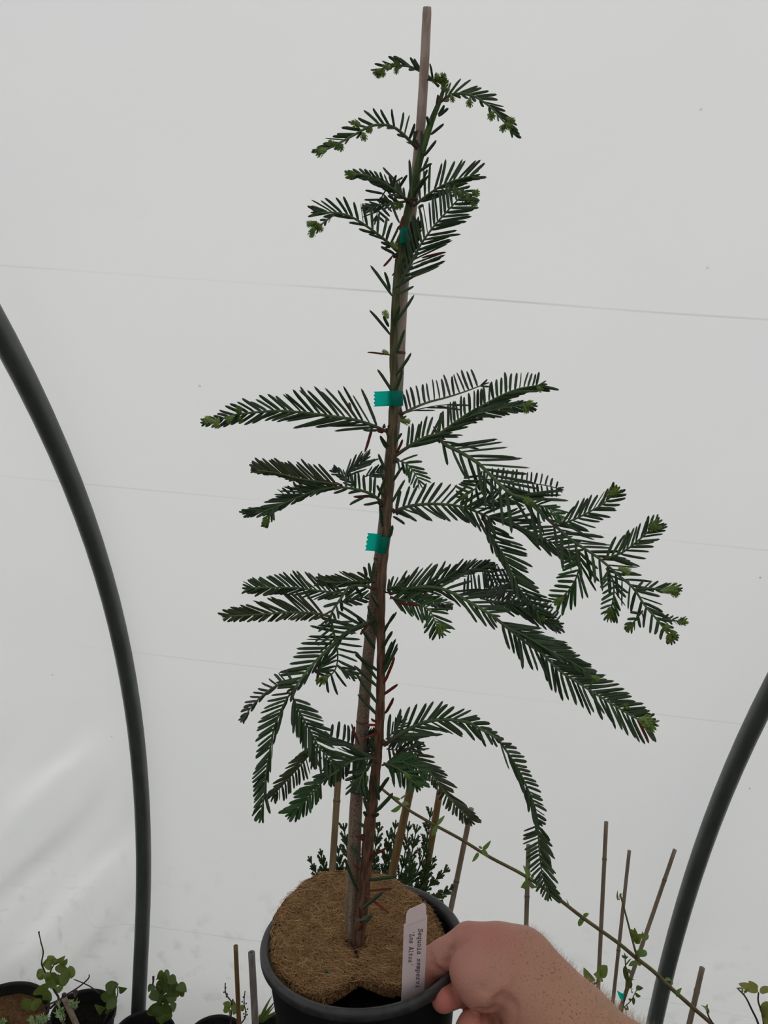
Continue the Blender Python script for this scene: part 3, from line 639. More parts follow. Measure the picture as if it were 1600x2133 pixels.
spray([(713, 1000), (735, 977), (758, 960)], -.01, .04, (40, 34, 22, 14), (42, 34, 24, 16), 7.5, 6, 'p', rad=(3, 2))
spray([(760, 993), (780, 985), (797, 976)], .0, .04, (26, 18, 25, 18), (26, 18, 30, 20), 8, 6, 'p', rad=(3, 2))
spray([(740, 1016), (722, 996), (700, 982)], .0, .03, (22, 18, 30, 20), (24, 18, 30, 20), 8, 6, 'p', rad=(3, 2))
# --- y 1200 left
spray([(780, 1227), (750, 1219), (726, 1225), (710, 1247), (694, 1270), (688, 1289)], 0, -.04, (30, 22, 40, 35, 17), (24, 32, 40, 30, 17), 15, 8, rad=(7, 5))
spray([(722, 1236), (693, 1234), (658, 1230), (623, 1225), (589, 1224), (554, 1224), (520, 1225)], -.02, -.08, (40, 28, 22, 22), (52, 30, 40, 28), 9.5, 8, rad=(5, 3))
spray([(782, 1213), (745, 1211), (705, 1213), (672, 1211)], .005, -.04, (34, 26, 14, 16), (42, 24, 26, 18), 10, 7.5, 'o', rad=(5, 2.5))
spray([(688, 1284), (658, 1278), (623, 1276), (589, 1276), (554, 1279), (519, 1281), (472, 1284)], -.04, -.09, (26, 20, 40, 26), (66, 36, 36, 14), 9.0, 8, 'o', rad=(6, 3))
spray([(708, 1255), (739, 1249), (776, 1240)], -.03, .03, (26, 22, 30, 16), (24, 16, 35, 20), 9.5, 7, rad=(4, 2))
spray([(690, 1291), (695, 1316), (702, 1347), (703, 1377), (695, 1400), (674, 1416)], -.04, -.02, (48, 40, 74, 66), (42, 36, 62, 50), 11, 7.5, rad=(5, 2.5), buds=[(676, 1414, -5, 7, 15), (668, 1416, -6, 4, 13)])
spray([(703, 1385), (716, 1394), (730, 1404)], -.02, -.02, (30, 24, 20, 14), (26, 20, 25, 14), 11, 7, rad=(3, 2))
B18 = [(780, 1298), (748, 1303), (723, 1316), (693, 1342), (658, 1377), (635, 1404), (612, 1436)]
spray(B18, .0, -.08, (48, 42, 14, 10, 28), (68, 44, 40, 40), 12, 9, rad=(7, 5), red=.01)
spray([(612, 1436), (598, 1455), (590, 1472), (577, 1499), (568, 1530), (563, 1560), (557, 1594), (552, 1630), (550, 1661), (543, 1700)], -.08, -.07, (50, 40, 9, 8, 30), (48, 30, 42, 28), 9.5, 8, rad=(5, 3))
spray([(617, 1416), (588, 1423), (566, 1434), (543, 1452), (525, 1471), (509, 1494)], -.075, -.09, (28, 22, 10, 8, 26), (22, 20, 72, 22), 10, 7.5, 'p', rad=(5, 2.5))
spray([(608, 1448), (620, 1475), (633, 1499), (647, 1524), (662, 1553), (680, 1574), (692, 1592)], -.078, -.06, (44, 46, 46, 26), (58, 44, 24, 34), 9.5, 8.5, 'g', rad=(5, 2.5))
spray([(660, 1545), (642, 1574), (624, 1596), (606, 1616), (588, 1636), (570, 1654)], -.065, -.05, (36, 26, 52, 40), (44, 30, 26, 16), 8, 7.5, 'o', rad=(4, 2.5))
spray([(782, 1580), (750, 1581), (728, 1588), (705, 1604), (681, 1622)], -.015, -.05, (28, 24, 66, 42), (54, 34, 26, 20), 7.5, 8.5, 'g', rad=(5, 2.5))
spray([(674, 1626), (656, 1646), (638, 1667), (622, 1684), (610, 1692)], -.05, -.045, (32, 30, 42, 26), (40, 34, 40, 20), 8.5, 9, 'f', rad=(4, 2.5))
spray([(780, 1580), (752, 1559), (718, 1545), (688, 1535)], .0, .03, (44, 40, 14, 12), (32, 34, 70, 72), 12, 9, 'p', rad=(5, 2.5))
spray([(782, 1575), (768, 1560), (760, 1545), (765, 1525)], .004, .02, (26, 20, 40, 30), (30, 24, 40, 30), 9, 7.5, 'g', rad=(4, 2))
spray([(778, 1592), (764, 1600), (754, 1616), (748, 1636)], -.012, -.03, (40, 34, 30, 24), (40, 34, 34, 28), 10, 9, 'g', rad=(4, 2))
# --- y 1200 right, the heavy drooping branch
B19 = [(812, 1237), (857, 1225), (908, 1224), (947, 1237), (985, 1258), (1028, 1284), (1059, 1309), (1098, 1340), (1129, 1361), (1167, 1398), (1206, 1423), (1245, 1448), (1284, 1472), (1323, 1495), (1352, 1510)]
spray(B19[:6], 0, -.03, (60, 62, 42, 28), (40, 48, 16, 26, 18), 15, 8, rad=(8, 6))
spray(B19[5:], -.03, -.12, (92, 34, 26, 36, 9), (58, 62, 34, 32, 13.5), 11, 9, rad=(7, 4), red=.008, buds=[(1350, 1508, 10, 6, 24), (1346, 1498, 10, 0, 16), (1240, 1412, 7, 3, 12), (1303, 1470, 8, 2, 11)])
spray([(1050, 1305), (1095, 1325), (1140, 1352), (1190, 1378), (1225, 1402)], -.05, -.09, (52, 30, 24, 22), (34, 24, 14, 18), 9, 8, rad=(4, 2.5))
spray([(812, 1236), (850, 1228), (890, 1218), (920, 1206), (947, 1196), (985, 1185), (1018, 1181)], .0, .05, (52, 26, 40, 22), (48, 34, 10, 10), 9.5, 7.5, 'g', rad=(5, 2.5))
spray([(962, 1240), (1012, 1232), (1040, 1222), (1067, 1212)], .0, .05, (38, 34, 75, 95), (42, 36, 12, 10), 9, 7, 'p', rad=(4, 2))
spray([(1000, 1185), (1020, 1196), (1042, 1222), (1060, 1240)], .04, .06, (34, 26, 50, 40), (30, 30, 62, 60), 8, 6.5, 'p', rad=(3, 2))
spray([(1000, 1246), (1035, 1254), (1070, 1262), (1121, 1283), (1160, 1300)], -.005, .03, (36, 28, 55, 70), (46, 34, 18, 20), 8.5, 7.5, 'p', rad=(4, 2))
spray([(1035, 1254), (1075, 1262), (1115, 1278), (1150, 1298)], -.01, .01, (40, 26, 22, 22), (40, 26, 20, 20), 9, 7, 'g', rad=(4, 2), buds=[(1128, 1290, -2, 5, 14)])
spray([(814, 1245), (860, 1255), (893, 1270), (905, 1292), (916, 1314)], -.004, -.05, (46, 36, 44, 40), (36, 30, 42, 56), 7.5, 7, 'f', rad=(5, 2.5), buds=[(916, 1310, 1, 9, 16), (924, 1306, 6, 5, 11)])
spray([(822, 1250), (860, 1246), (900, 1252), (935, 1262)], .0, -.02, (24, 18, 30, 25), (24, 18, 30, 25), 9, 7, 'g', rad=(3, 2))
spray([(806, 1228), (818, 1222), (832, 1220)], -.004, -.02, (22, 18, 50, 35), (18, 14, 50, 35), 6, 7, 'g', rad=(3, 2))
# --- lowest right, arching over and down
spray([(800, 1552), (833, 1530), (865, 1512), (899, 1501), (938, 1499), (975, 1505), (1004, 1520), (1036, 1538)], 0, -.04, (64, 20, 44, 14), (76, 28, 32, 32), 14.5, 9.5, rad=(9, 5), red=.03)
spray([(1036, 1538), (1057, 1567), (1080, 1604), (1099, 1643), (1112, 1675), (1120, 1709)], -.04, -.02, (26, 26, 50, 40), (66, 46, 12, 10, 24), 10, 8.5, rad=(5, 4))
spray([(1120, 1709), (1122, 1748), (1125, 1787), (1131, 1827), (1144, 1862)], -.02, .0, (44, 44, 34, 22), (32, 22, 72, 42), 8.5, 8, rad=(4, 2.5))
spray([(800, 1590), (822, 1597), (848, 1614), (866, 1634)], -.02, -.055, (52, 34, 30, 30), (42, 24, 56, 44), 7, 8.5, 'f', rad=(5, 2.5), buds=[(850, 1617, 4, 4, 12)])
spray([(796, 1594), (825, 1588), (850, 1590), (880, 1606)], -.015, -.045, (34, 30, 25, 22), (40, 30, 40, 34), 8, 8, 'f', rad=(4, 2))
spray([(820, 1572), (847, 1570), (873, 1588), (896, 1611), (917, 1636)], .01, -.01, (48, 44, 20, 18), (18, 16, 30, 45), 9, 8, 'o', rad=(5, 3))
spray([(917, 1636), (930, 1655), (949, 1676), (966, 1693), (977, 1704)], -.01, -.03, (50, 36, 18, 14), (20, 22, 66, 32), 8, 7.5, 'o', rad=(4, 2.5))
spray([(845, 1518), (850, 1540), (852, 1562), (850, 1580)], .012, .03, (36, 32, 55, 50), (30, 26, 55, 50), 10, 7, 'p', rad=(4, 2))
spray([(806, 1560), (822, 1562), (842, 1560), (870, 1556)], .012, .04, (34, 26, 60, 65), (28, 22, 65, 60), 8, 7.5, 'p', rad=(3, 2))
spray([(804, 1540), (822, 1522), (835, 1505)], .012, .03, (28, 22, 40, 30), (28, 22, 40, 30), 8, 6, 'p', rad=(3, 2))
# --- single needles on the stem and dead reddish ones: (zoom scale, ox, oy, list of base/tip, colour)
def singles(sc, ox, oy, lst, key='g', w=8, dz=-.006):
    for (x0, y0, x1, y1) in lst:
        x0, y0 = x0 - .12 * (x1 - x0), y0 - .12 * (y1 - y0); a = plant(ox + x0 / sc, oy + y0 / sc, dz + .004); c = plant(ox + x1 / sc, oy + y1 / sc, dz + rng.normal(-.004, .006))
        add_needle(tree, a, c, w * .78, key, tilt=rng.normal(0, .3))
singles(3.2, 600, 0, [(1010, 770, 1070, 720), (1005, 760, 1042, 700), (940, 830, 925, 775), (960, 890, 1040, 825), (915, 1030, 990, 935), (885, 1140, 960, 1090), (905, 1110, 935, 1045), (815, 1250, 808, 1060), (890, 960, 890, 870), (850, 985, 845, 870), (740, 1250, 795, 1165), (700, 1250, 722, 1165), (870, 1385, 905, 1370), (835, 1290, 915, 1180), (850, 1300, 940, 1165), (690, 1350, 745, 1490), (860, 1640, 850, 1450), (840, 1600, 870, 1440), (905, 1180, 930, 1130)])
singles(3.2, 600, 0, [(990, 690, 1000, 630), (1045, 660, 1075, 645), (765, 1450, 742, 1535)], 'r', 7)
singles(3.2, 600, 480, [(678, 415, 548, 232), (676, 390, 643, 275), (668, 680, 542, 530), (668, 635, 635, 570), (712, 615, 842, 428), (735, 425, 840, 372), (712, 620, 745, 500), (725, 810, 778, 660), (730, 950, 822, 815), (722, 1050, 762, 930), (686, 1065, 595, 925), (705, 290, 805, 190), (720, 380, 925, 255), (700, 150, 618, 108), (712, 640, 735, 560)])
singles(3.2, 600, 480, [(668, 830, 527, 812), (690, 178, 635, 240), (910, 180, 1055, 145), (900, 215, 1020, 185)], 'r', 7)
singles(4, 780, 760, [(118, 680, 48, 590), (105, 890, 32, 740), (98, 1020, 42, 880), (150, 1140, 255, 955), (165, 960, 235, 850), (160, 660, 230, 567), (65, 1340, 45, 1180), (130, 1430, 150, 1335), (230, 1220, 355, 1305), (165, 1270, 255, 1330), (85, 1100, 20, 1000)])
singles(4, 780, 760, [(190, 720, 235, 620), (70, 560, 20, 545)], 'r', 7)
singles(3.81, 400, 780, [(1425, 430, 1370, 620), (1420, 960, 1280, 970), (1250, 230, 1262, 300)], 'r', 8)
singles(3.81, 400, 780, [(1540, 580, 1495, 485), (1480, 1010, 1360, 1035), (1360, 980, 1250, 1035), (1530, 1200, 1490, 1050), (1470, 440, 1355, 440)], 'g', 8)
singles(4.324, 450, 1150, [(1445, 1060, 1250, 920), (1440, 1200, 1240, 1020), (1448, 1350, 1260, 1085), (1445, 1460, 1275, 1280), (1420, 850, 1310, 690), (1465, 480, 1400, 370), (1430, 640, 1360, 570), (1430, 720, 1365, 480), (1440, 1130, 1250, 890), (1395, 230, 1375, 95), (1350, 215, 1330, 130), (1400, 240, 1425, 90), (1310, 380, 1250, 300), (1210, 420, 1185, 345), (1320, 640, 1270, 570)], 'g', 9)
singles(4.324, 450, 1150, [(1510, 860, 1590, 710), (1512, 1010, 1620, 780), (1515, 1080, 1640, 860)], 'g', 8)
singles(4.324, 450, 1150, [(1515, 1170, 1610, 940), (1515, 1280, 1640, 1190), (1530, 1440, 1600, 1310), (1355, 670, 1300, 745), (940, 980, 910, 1205), (1220, 740, 1240, 710)], 'r', 8)
singles(2.58, 780, 1150, [(55, 610, 110, 470), (50, 650, 125, 490), (60, 480, 98, 425), (60, 560, 95, 480)])
singles(2.58, 780, 1150, [(130, 275, 235, 290), (440, 240, 500, 300), (1105, 690, 1190, 700)], 'r', 8, -.02)
singles(2.58, 780, 1150, [(500, 300, 552, 380), (55, 430, 105, 330), (60, 400, 120, 320)], 'g', 7)
singles(4.44, 480, 1380, [(1375, 1200, 1470, 1060), (1350, 1370, 1505, 1205), (1280, 1230, 1130, 1030), (1275, 1270, 1105, 1095), (1370, 1250, 1300, 1040), (1280, 1370, 1235, 1240), (1290, 1300, 1240, 1100), (1250, 1240, 1160, 1060), (1320, 830, 1330, 700), (1350, 700, 1290, 690), (1340, 820, 1290, 700)], 'g', 10)
singles(4.44, 480, 1380, [(1365, 580, 1230, 575), (1360, 550, 1300, 520), (1365, 660, 1318, 600), (1355, 660, 1235, 705), (1185, 740, 1120, 565)], 'r', 7)
singles(3.2, 600, 1580, [(500, 690, 415, 580), (460, 870, 380, 670), (550, 810, 730, 785), (520, 385, 502, 355), (580, 385, 605, 365), (590, 440, 615, 425), (510, 460, 462, 425), (545, 960, 635, 890)], 'g', 9)
singles(3.2, 600, 1580, [(505, 550, 450, 515), (570, 640, 665, 590), (505, 755, 440, 705), (545, 690, 560, 640)], 'r', 7)
singles(2.667, 500, 1780, [(690, 295, 795, 212)], 'g', 10, -.012)
singles(2.667, 500, 1780, [(655, 365, 735, 345), (700, 375, 730, 335)], 'p', 10, -.012)
singles(2.667, 500, 1780, [(710, 235, 830, 325), (678, 410, 662, 290), (735, 200, 850, 190), (660, 420, 680, 380)], 'r', 7, -.01)
for x, y, dx, dy, s in ((804, 655, -5, -8, 12), (803, 734, -5, -2, 10), (845, 878, 8, 2, 13), (822, 512, -6, -6, 12), (760, 1628, -4, 8, 14)):
    bud(tree, x, y, dx, dy, s, -.008)
# bark nodules where branches leave the stem
nod = []
for x, y in ((869, 312), (850, 420), (826, 524), (806, 900), (836, 862), (820, 952), (797, 1048), (818, 1067), (812, 1236), (780, 1298), (800, 1552), (783, 1580), (913, 905), (1006, 1080), (775, 1700), (768, 1740)):
    c = plant(x, y, -.003)
    for k in range(5):
        q = c + rng.normal(0, .0022, 3); nod.append(tube([q - rng.normal(0, .002, 3), q, q + rng.normal(0, .002, 3)], [.0004, .0016, .0004], 5))
nk = obj('bud_scales', merge(nod), M_TWIG, tree); nk['kind'] = 'stuff'
# the 300 largest needles become parts of their branch, the rest one joined part
NEEDLES.sort(key=lambda q: -q[0])
cntp = {}
for q in NEEDLES[:300]:
    _, par, key, vi, M = q
    o = bpy.data.objects.new('needle', NM[key][vi][0]); COL.objects.link(o); o.parent = par
    Mi = M.copy(); Mi[:3, 3] -= LOC[par]; o.matrix_local = Matrix(Mi.tolist())
rest = {}
for q in NEEDLES[300:]: rest.setdefault(q[2], []).append(q)
V, Fc, mi, tn = [], [], [], []; n0 = 0
order = ['g', 'p', 'f', 'o', 'r']
for key, lst in rest.items():
    for _, par, key, vi, M in lst:
        v = NM[key][vi][1] @ M[:3, :3].T + M[:3, 3]; V.append(v)
        Fc += [[i + n0 for i in f] for f in NM[key][vi][2]]; mi += [order.index(key)] * len(NM[key][vi][2]); n0 += len(v); tn += [rng.uniform()] * len(v)
no = obj('needles', (np.concatenate(V), Fc, {'tint': tn}), [M_NEEDLE, M_NEEDLE_PALE, M_NEEDLE_FRESH, M_NEEDLE_OLIVE, M_RED], tree, smooth=False)
no.data.polygons.foreach_set('material_index', mi); no['kind'] = 'stuff'
print('NEEDLES', len(NEEDLES))

# ------------------------------------------------------------------ stake, ties
STK = [(890, 15), (884.5, 130), (878, 240), (870, 330), (860, 420), (849, 510), (839, 617), (833, 720), (825, 850), (812, 970), (801, 1085), (790, 1180), (769, 1350), (758, 1470), (748, 1600), (741, 1690), (737, 1800), (732, 1900), (735, 1975)]
SKW = [19, 19.5, 20, 20.5, 21, 21.5, 22, 23, 24, 25, 25, 25, 25, 25, 26, 27, 29, 26, 24]
def stz(y): return .0115 if y > 420 else .0115 - (420 - y) / 420 * .026
P = smooth_path([plant(x, y, (.012 if 240 < y < 1100 else (.008 if y > 1100 else .006 - (240 - y) * .00008))) for x, y in STK], 8)
zc = np.array([(p - EYE) @ FW for p in P]); w = np.interp(np.linspace(0, 1, len(P)), np.linspace(0, 1, len(SKW)), SKW) * zc / F_PX / 2
yy = np.interp(np.linspace(0, 1, len(P)), np.linspace(0, 1, len(STK)), [p[1] for p in STK])
for ny in (737, 1495, 1163, 1640): w *= 1 + .09 * np.exp(-((yy - ny) / 9) ** 2)
w[0] *= .9
stake = obj('bamboo_stake', tube(P, w, 14), M_STAKE, loc=plant(735, 1975, .008))
tag(stake, 'long weathered bamboo stake tied behind the redwood stem, its top above the crown', 'stake')
for ny in (738, 1163, 1497, 1642):
    i = int(np.argmin(abs(yy - ny))); d = nrm(P[i + 1] - P[i - 1])
    obj('node_ring', tube([P[i] - d * .0012, P[i], P[i] + d * .0012], [w[i] * 1.0, w[i] * 1.06, w[i] * 1.0], 14, cap=False), M_NODE_DARK, stake)
def tape(cx_, y0, y1, xl, xr, flag, label, skew=0, dz=-.012):
    """a flat band around stem and stake, with an optional free end sticking out to the left (serrated)"""
    V, Fc = [], []; n = 20; hh = 2
    cy_ = (y0 + y1) / 2; c = plant((xl + xr) / 2, cy_, 0.002); z = (c - EYE) @ FW
    ra = (xr - xl) / 2 * z / F_PX * 1.02; rb = .0145
    e1 = nrm(plant(xr, cy_ + skew) - plant(xl, cy_ - skew)); ax = nrm(plant((xl + xr) / 2, y0) - plant((xl + xr) / 2, y1)); ax = nrm(ax - e1 * (ax @ e1)); e2 = np.cross(ax, e1)
    H = (y1 - y0) * z / F_PX / 2
    for i in (-1, 1):
        for k in range(n):
            t = 2 * math.pi * k / n; V.append(c + ax * i * H + e1 * ra * math.cos(t) + e2 * rb * math.sin(t) + np.array([0, .004, 0]))
    Fc = [(k, (k + 1) % n, n + (k + 1) % n, n + k) for k in range(n)]
    if flag:
        m_ = 9; b0 = len(V); fr = plant(xl + 6, cy_, dz + .004); 
        for j in range(6):
            f = j / 5
            for i in range(m_):
                g = (i / (m_ - 1) - .5) * 2
                ser = (1.5 * z / F_PX * (1 if i % 2 else -1)) if j == 5 else 0
                p = fr - e1 * (flag * z / F_PX * f - ser) + ax * (g * H * 1.02 - f * .0006 * flag / 40) + e2 * (.0015 * math.sin(f * 3))
                V.append(p)
        for j in range(5):
            for i in range(m_ - 1):
                a = b0 + j * m_ + i; Fc.append((a, a + 1, a + m_ + 1, a + m_))
    o = obj('tie_tape', (V, Fc), M_TAPE, loc=c); tag(o, label, 'tie', 'teal tape ties on the stake'); 
    md = o.modifiers.new('thick', 'SOLIDIFY'); md.thickness = .00015; return o
tape(843, 481, 511, 832, 854, 0, 'uppermost teal tape tie, short, below the crown sprays')
tape(822, 815, 845, 808, 839, 34, 'wide teal tape tie with free left end, above the longest left spray')
tape(800, 1114, 1150, 786, 811, 28, 'lowest teal tape tie with serrated free end, halfway up the stem', 2)

# ------------------------------------------------------------------ plant label
A0 = on_rim_plane(833, 2072, -.004); B0 = on_rim_plane(886, 2047, -.004)
ctr_in = lambda p, s: p + nrm(PC - p) * s
LU = nrm(B0 - A0); LN = nrm(np.cross(LU, PA)); 
LPT = (A0 + B0) / 2 + np.array([0, .002, 0])
LTILT = nrm(LN + PA * -.10)
if LTILT @ (EYE - LPT) < 0: LTILT = -LTILT
def lab(x, y, off=0.0):
    d = ray(x, y); o_ = LPT + LTILT * off
    return EYE + d * (((o_ - EYE) @ LTILT) / (d @ LTILT))
def z8(x, y): return 800 + x / 8.2056, 1840 + y / 8.2056
OUTL = [(305, 1930), (318, 1600), (333, 1100), (345, 712), (368, 705), (378, 690), (383, 575), (390, 530), (405, 490), (428, 460), (455, 440), (670, 346), (688, 344), (705, 358), (718, 385), (722, 420), (722, 545), (740, 548), (736, 700), (725, 1000), (708, 1400), (692, 1730)]
dn = lab(*z8(692, 1730)) - lab(*z8(708, 1400)); dn = nrm(dn)
front = [lab(*z8(*p)) for p in OUTL]
front = [front[0] + dn * .045] + front + [front[-1] + dn * .045]
back = [p - LTILT * .0006 for p in front]; n = len(front)
label = empty('plant_label', front[0], 'white plastic plant label with black lettering, standing in the pot beside the thumb', 'label')
obj('label_tag', (front + back, [list(range(n)), list(range(n, 2 * n))[::-1]] + [((i + 1) % n, i, n + i, n + (i + 1) % n) for i in range(n)]), M_LABEL, label, smooth=False)
obj('score_line', (lambda a, c: ([a + LTILT * .00015, c + LTILT * .00015, c + LTILT * .00015 + dn * .0002, a + LTILT * .00015 + dn * .0002], [(0, 1, 2, 3)]))(lab(*z8(380, 735)), lab(*z8(712, 600))), M_GREY_TAG, label, smooth=False)
G = {  # typewriter strokes on a 6 x 10 grid (x right, y up, baseline 0, x-height 5.4, cap 8)
 'S': [[(4.8, 6.2), (4.8, 7.8)], [(4.7, 7), (3.6, 8), (2, 8), (1, 7), (1.2, 5.4), (2.6, 4.5), (4, 3.8), (5, 2.6), (4.6, .8), (3.4, 0), (2, .1), (1, 1)], [(.9, 0), (.9, 1.9)]],
 'e': [[(1, 2.9), (5, 2.9), (4.8, 4.4), (3.9, 5.3), (2.4, 5.3), (1.2, 4.3), (1, 2.4), (1.6, .7), (3, 0), (4.9, .6)]],
 'q': [[(4.4, 4.2), (3.4, 5.3), (2, 5.1), (.9, 3.8), (.9, 1.5), (2, .2), (3.3, .2), (4.4, 1.3)], [(4.4, 5.4), (4.4, -2.4)], [(3.2, -2.4), (5.6, -2.4)], [(4.4, 5.3), (5.5, 5.3)]],
 'u': [[(.4, 5.3), (1.4, 5.3), (1.4, 1.3), (2.2, .1), (3.3, .2), (4.4, 1.4)], [(3.5, 5.3), (4.4, 5.3), (4.4, 0), (5.5, 0)]],
 'o': [[(3, 5.4), (1.6, 4.9), (.9, 3.4), (.9, 2), (1.6, .5), (3, 0), (4.4, .5), (5.1, 2), (5.1, 3.4), (4.4, 4.9), (3, 5.4)]],
 'i': [[(1.4, 5.3), (3, 5.3), (3, 0)], [(1.1, 0), (5, 0)], [(2.8, 7.2), (3.2, 7.7)]],
 'a': [[(1.3, 4.6), (2.4, 5.4), (3.8, 5.2), (4.4, 4.2), (4.4, .4), (5.5, 0)], [(4.4, 3.1), (2.4, 3), (1, 2.2), (1, .8), (2.2, 0), (3.4, .2), (4.4, 1.2)]],
 's': [[(4.5, 4.2), (4.5, 5.3)], [(4.4, 4.7), (3, 5.4), (1.7, 5), (1.4, 3.8), (2.4, 3), (3.8, 2.5), (4.7, 1.6), (4.3, .4), (3, 0), (1.6, .4)], [(1.2, 0), (1.2, 1.3)]],
 'm': [[(.1, 5.3), (.9, 5.3), (.9, 0)], [(.2, 0), (1.6, 0)], [(.9, 4.4), (1.8, 5.4), (2.8, 5), (3, 4), (3, 0)], [(2.5, 0), (3.7, 0)], [(3, 4.4), (3.9, 5.4), (4.9, 5), (5.1, 4), (5.1, 0), (5.9, 0)]],
 'p': [[(.3, 5.3), (1.3, 5.3), (1.3, -2.4)], [(.2, -2.4), (2.6, -2.4)], [(1.3, 4.2), (2.5, 5.3), (3.9, 5.1), (5, 3.7), (5, 1.6), (3.9, .2), (2.5, .2), (1.3, 1.2)]],
 'r': [[(.6, 5.3), (2, 5.3), (2, 0)], [(.6, 0), (4, 0)], [(2, 3.6), (3, 5), (4.2, 5.4), (5.2, 4.8)]],
 'v': [[(.2, 5.3), (2.2, 5.3)], [(3.8, 5.3), (5.8, 5.3)], [(1.1, 5.3), (3, 0), (4.9, 5.3)]],
 'L': [[(.6, 8), (3.4, 8)], [(2, 8), (2, 0)], [(.6, 0), (5.4, 0), (5.4, 2.2)]],
 'A': [[(1.5, 8), (3.2, 8), (5.3, 0)], [(2.9, 8), (.8, 0)], [(.1, 0), (2, 0)], [(4, 0), (5.9, 0)], [(1.6, 2.8), (4.6, 2.8)]],
 'l': [[(1.4, 8), (3, 8), (3, 0)], [(1.1, 0), (5, 0)]],
 't': [[(2, 7.2), (2, 1.2), (2.8, .1), (4, .1), (5, 1)], [(.6, 5.3), (4.7, 5.3)]],
 "'": [[(3, 8.2), (2.8, 5.8)]], ' ': []}
def write(text, p0, p1, cap):
    """text set from p0 to p1 (px, baseline), glyph tops to the right"""
    p0 = np.array(p0, float); p1 = np.array(p1, float); adv = (p1 - p0) / len(text)
    dx = adv / 6.3; upv = np.array([-dx[1], dx[0]]); upv = -upv / np.linalg.norm(upv) * cap / 8.0
    if upv[0] < 0: upv = -upv
    V, Fc = [], []; hw = .5
    for i, ch in enumerate(text):
        for st in G[ch]:
            st = np.array(st, float)
            for a, c in zip(st[:-1], st[1:]):
                d = (c - a) / (np.linalg.norm(c - a) + 1e-9); nn = np.array([-d[1], d[0]]) * hw
                a2, c2 = a - d * hw * .6, c + d * hw * .6
                b0 = len(V)
                for q in (a2 + nn, a2 - nn, c2 - nn, c2 + nn):
                    px = p0 + adv * i + dx * q[0] + upv * q[1]; V.append(lab(px[0], px[1], .00025))
                Fc.append((b0, b0 + 1, b0 + 2, b0 + 3))
    return V, Fc
obj('lettering', write('Sequoia sempervi', z8(592, 772), z8(546, 1795), 8.6), M_INK, label, smooth=False)
obj('lettering', write("'Los Altos'", z8(447, 812), z8(418, 1415), 8.6), M_INK, label, smooth=False)

# ------------------------------------------------------------------ hand and forearm (one body, grown from a distance field)
def H(x, y, z, r): return np.r_[at_z(x, y, z), r * z / F_PX]
lo = np.minimum.reduce([H(860, 2240, .60, 1)[:3], H(860, 1900, .74, 1)[:3], H(1500, 2500, .42, 1)[:3]]) - .03
hi = np.maximum.reduce([H(860, 1880, .74, 1)[:3], H(1330, 2000, .74, 1)[:3], H(1500, 2200, .42, 1)[:3]]) + .03
STEP = .0017
gx, gy, gz = [np.arange(a, c, STEP, dtype=np.float32) for a, c in zip(lo, hi)]
X, Y, Z = np.meshgrid(gx, gy, gz, indexing='ij')
def cone(a, c):
    pa = [X - np.float32(a[0]), Y - np.float32(a[1]), Z - np.float32(a[2])]; d = (c - a)[:3].astype(np.float32); dd = float(d @ d)
    t = np.clip((pa[0] * d[0] + pa[1] * d[1] + pa[2] * d[2]) / dd, 0, 1)
    return np.sqrt((pa[0] - t * d[0]) ** 2 + (pa[1] - t * d[1]) ** 2 + (pa[2] - t * d[2]) ** 2) - (np.float32(a[3]) + t * np.float32(c[3] - a[3]))
def chain(pts, k=.003):
    f = None
    for a, c in zip(pts[:-1], pts[1:]):
        g = cone(a, c); f = g if f is None else smin(f, g, k)
    return f
def smin(a, c, k):
    h = np.clip(.5 + .5 * (c - a) / k, 0, 1); return c * (1 - h) + a * h - k * h * (1 - h)
# forearm and wrist
f = chain([H(1075, 2040, .650, 76), H(1122, 2085, .640, 83), H(1200, 2155, .612, 91), H(1300, 2260, .565, 110), H(1500, 2470, .47, 145)], .01)
f = smin(f, chain([H(1050, 1993, .664, 60), H(1098, 2016, .655, 58), H(1190, 2108, .63, 60)], .01), .012)
# thumb metacarpal along the top, thenar mound in front
f = smin(f, chain([H(1085, 1990, .652, 54), H(1035, 1970, .652, 42), H(978, 1955, .652, 33)], .006), .012)
f = smin(f, chain([H(983, 2022, .634, 47), H(1005, 2040, .634, 54), H(1045, 2045, .636, 56)], .008), .006)
f = smin(f, cone(H(1000, 1985, .646, 42), H(1045, 2000, .645, 50)), .010)
# palm behind
palm = chain([H(1085, 2060, .672, 66), H(1050, 2060, .690, 58), H(1030, 2075, .700, 50)], .01)
f = smin(f, palm, .010)
# thumb: proximal phalanx over the rim, pad pressed inside the pot behind the label
f = smin(f, chain([H(972, 1956, .653, 31), H(925, 1992, .662, 31), H(893, 2010, .668, 31), H(872, 2034, .668, 30), H(856, 2062, .664, 25)], .006), .0022)
# index, middle, ring, little finger curled under the rim against the outer wall
f = (lambda g_: smin(f, g_, .0025))(smin(chain([H(1050, 2045, .690, 34), H(1010, 2046, .676, 30), H(965, 2062, .655, 28), H(924, 2082, .634, 26)], .006), palm + .004, .004))
f = smin(f, chain([H(1070, 2090, .680, 36), H(1012, 2106, .655, 35), H(985, 2140, .628, 30), H(960, 2172, .618, 26)], .006), .003)
f = smin(f, chain([H(1085, 2120, .672, 35), H(1040, 2160, .642, 32), H(1000, 2200, .620, 29), H(968, 2222, .612, 25)], .006), .003)
f = smin(f, chain([H(1105, 2150, .664, 31), H(1065, 2205, .640, 28), H(1028, 2242, .622, 25), H(1000, 2258, .615, 22)], .006), .003)
def skin_z(x, y):
    for z in np.arange(.5, .76, .0015):
        i, j, k = ((at_z(x, y, z) - lo) / STEP).round().astype(int)
        if 0 <= i < f.shape[0] and 0 <= j < f.shape[1] and 0 <= k < f.shape[2] and f[i, j, k] < 0: return z
    return .65
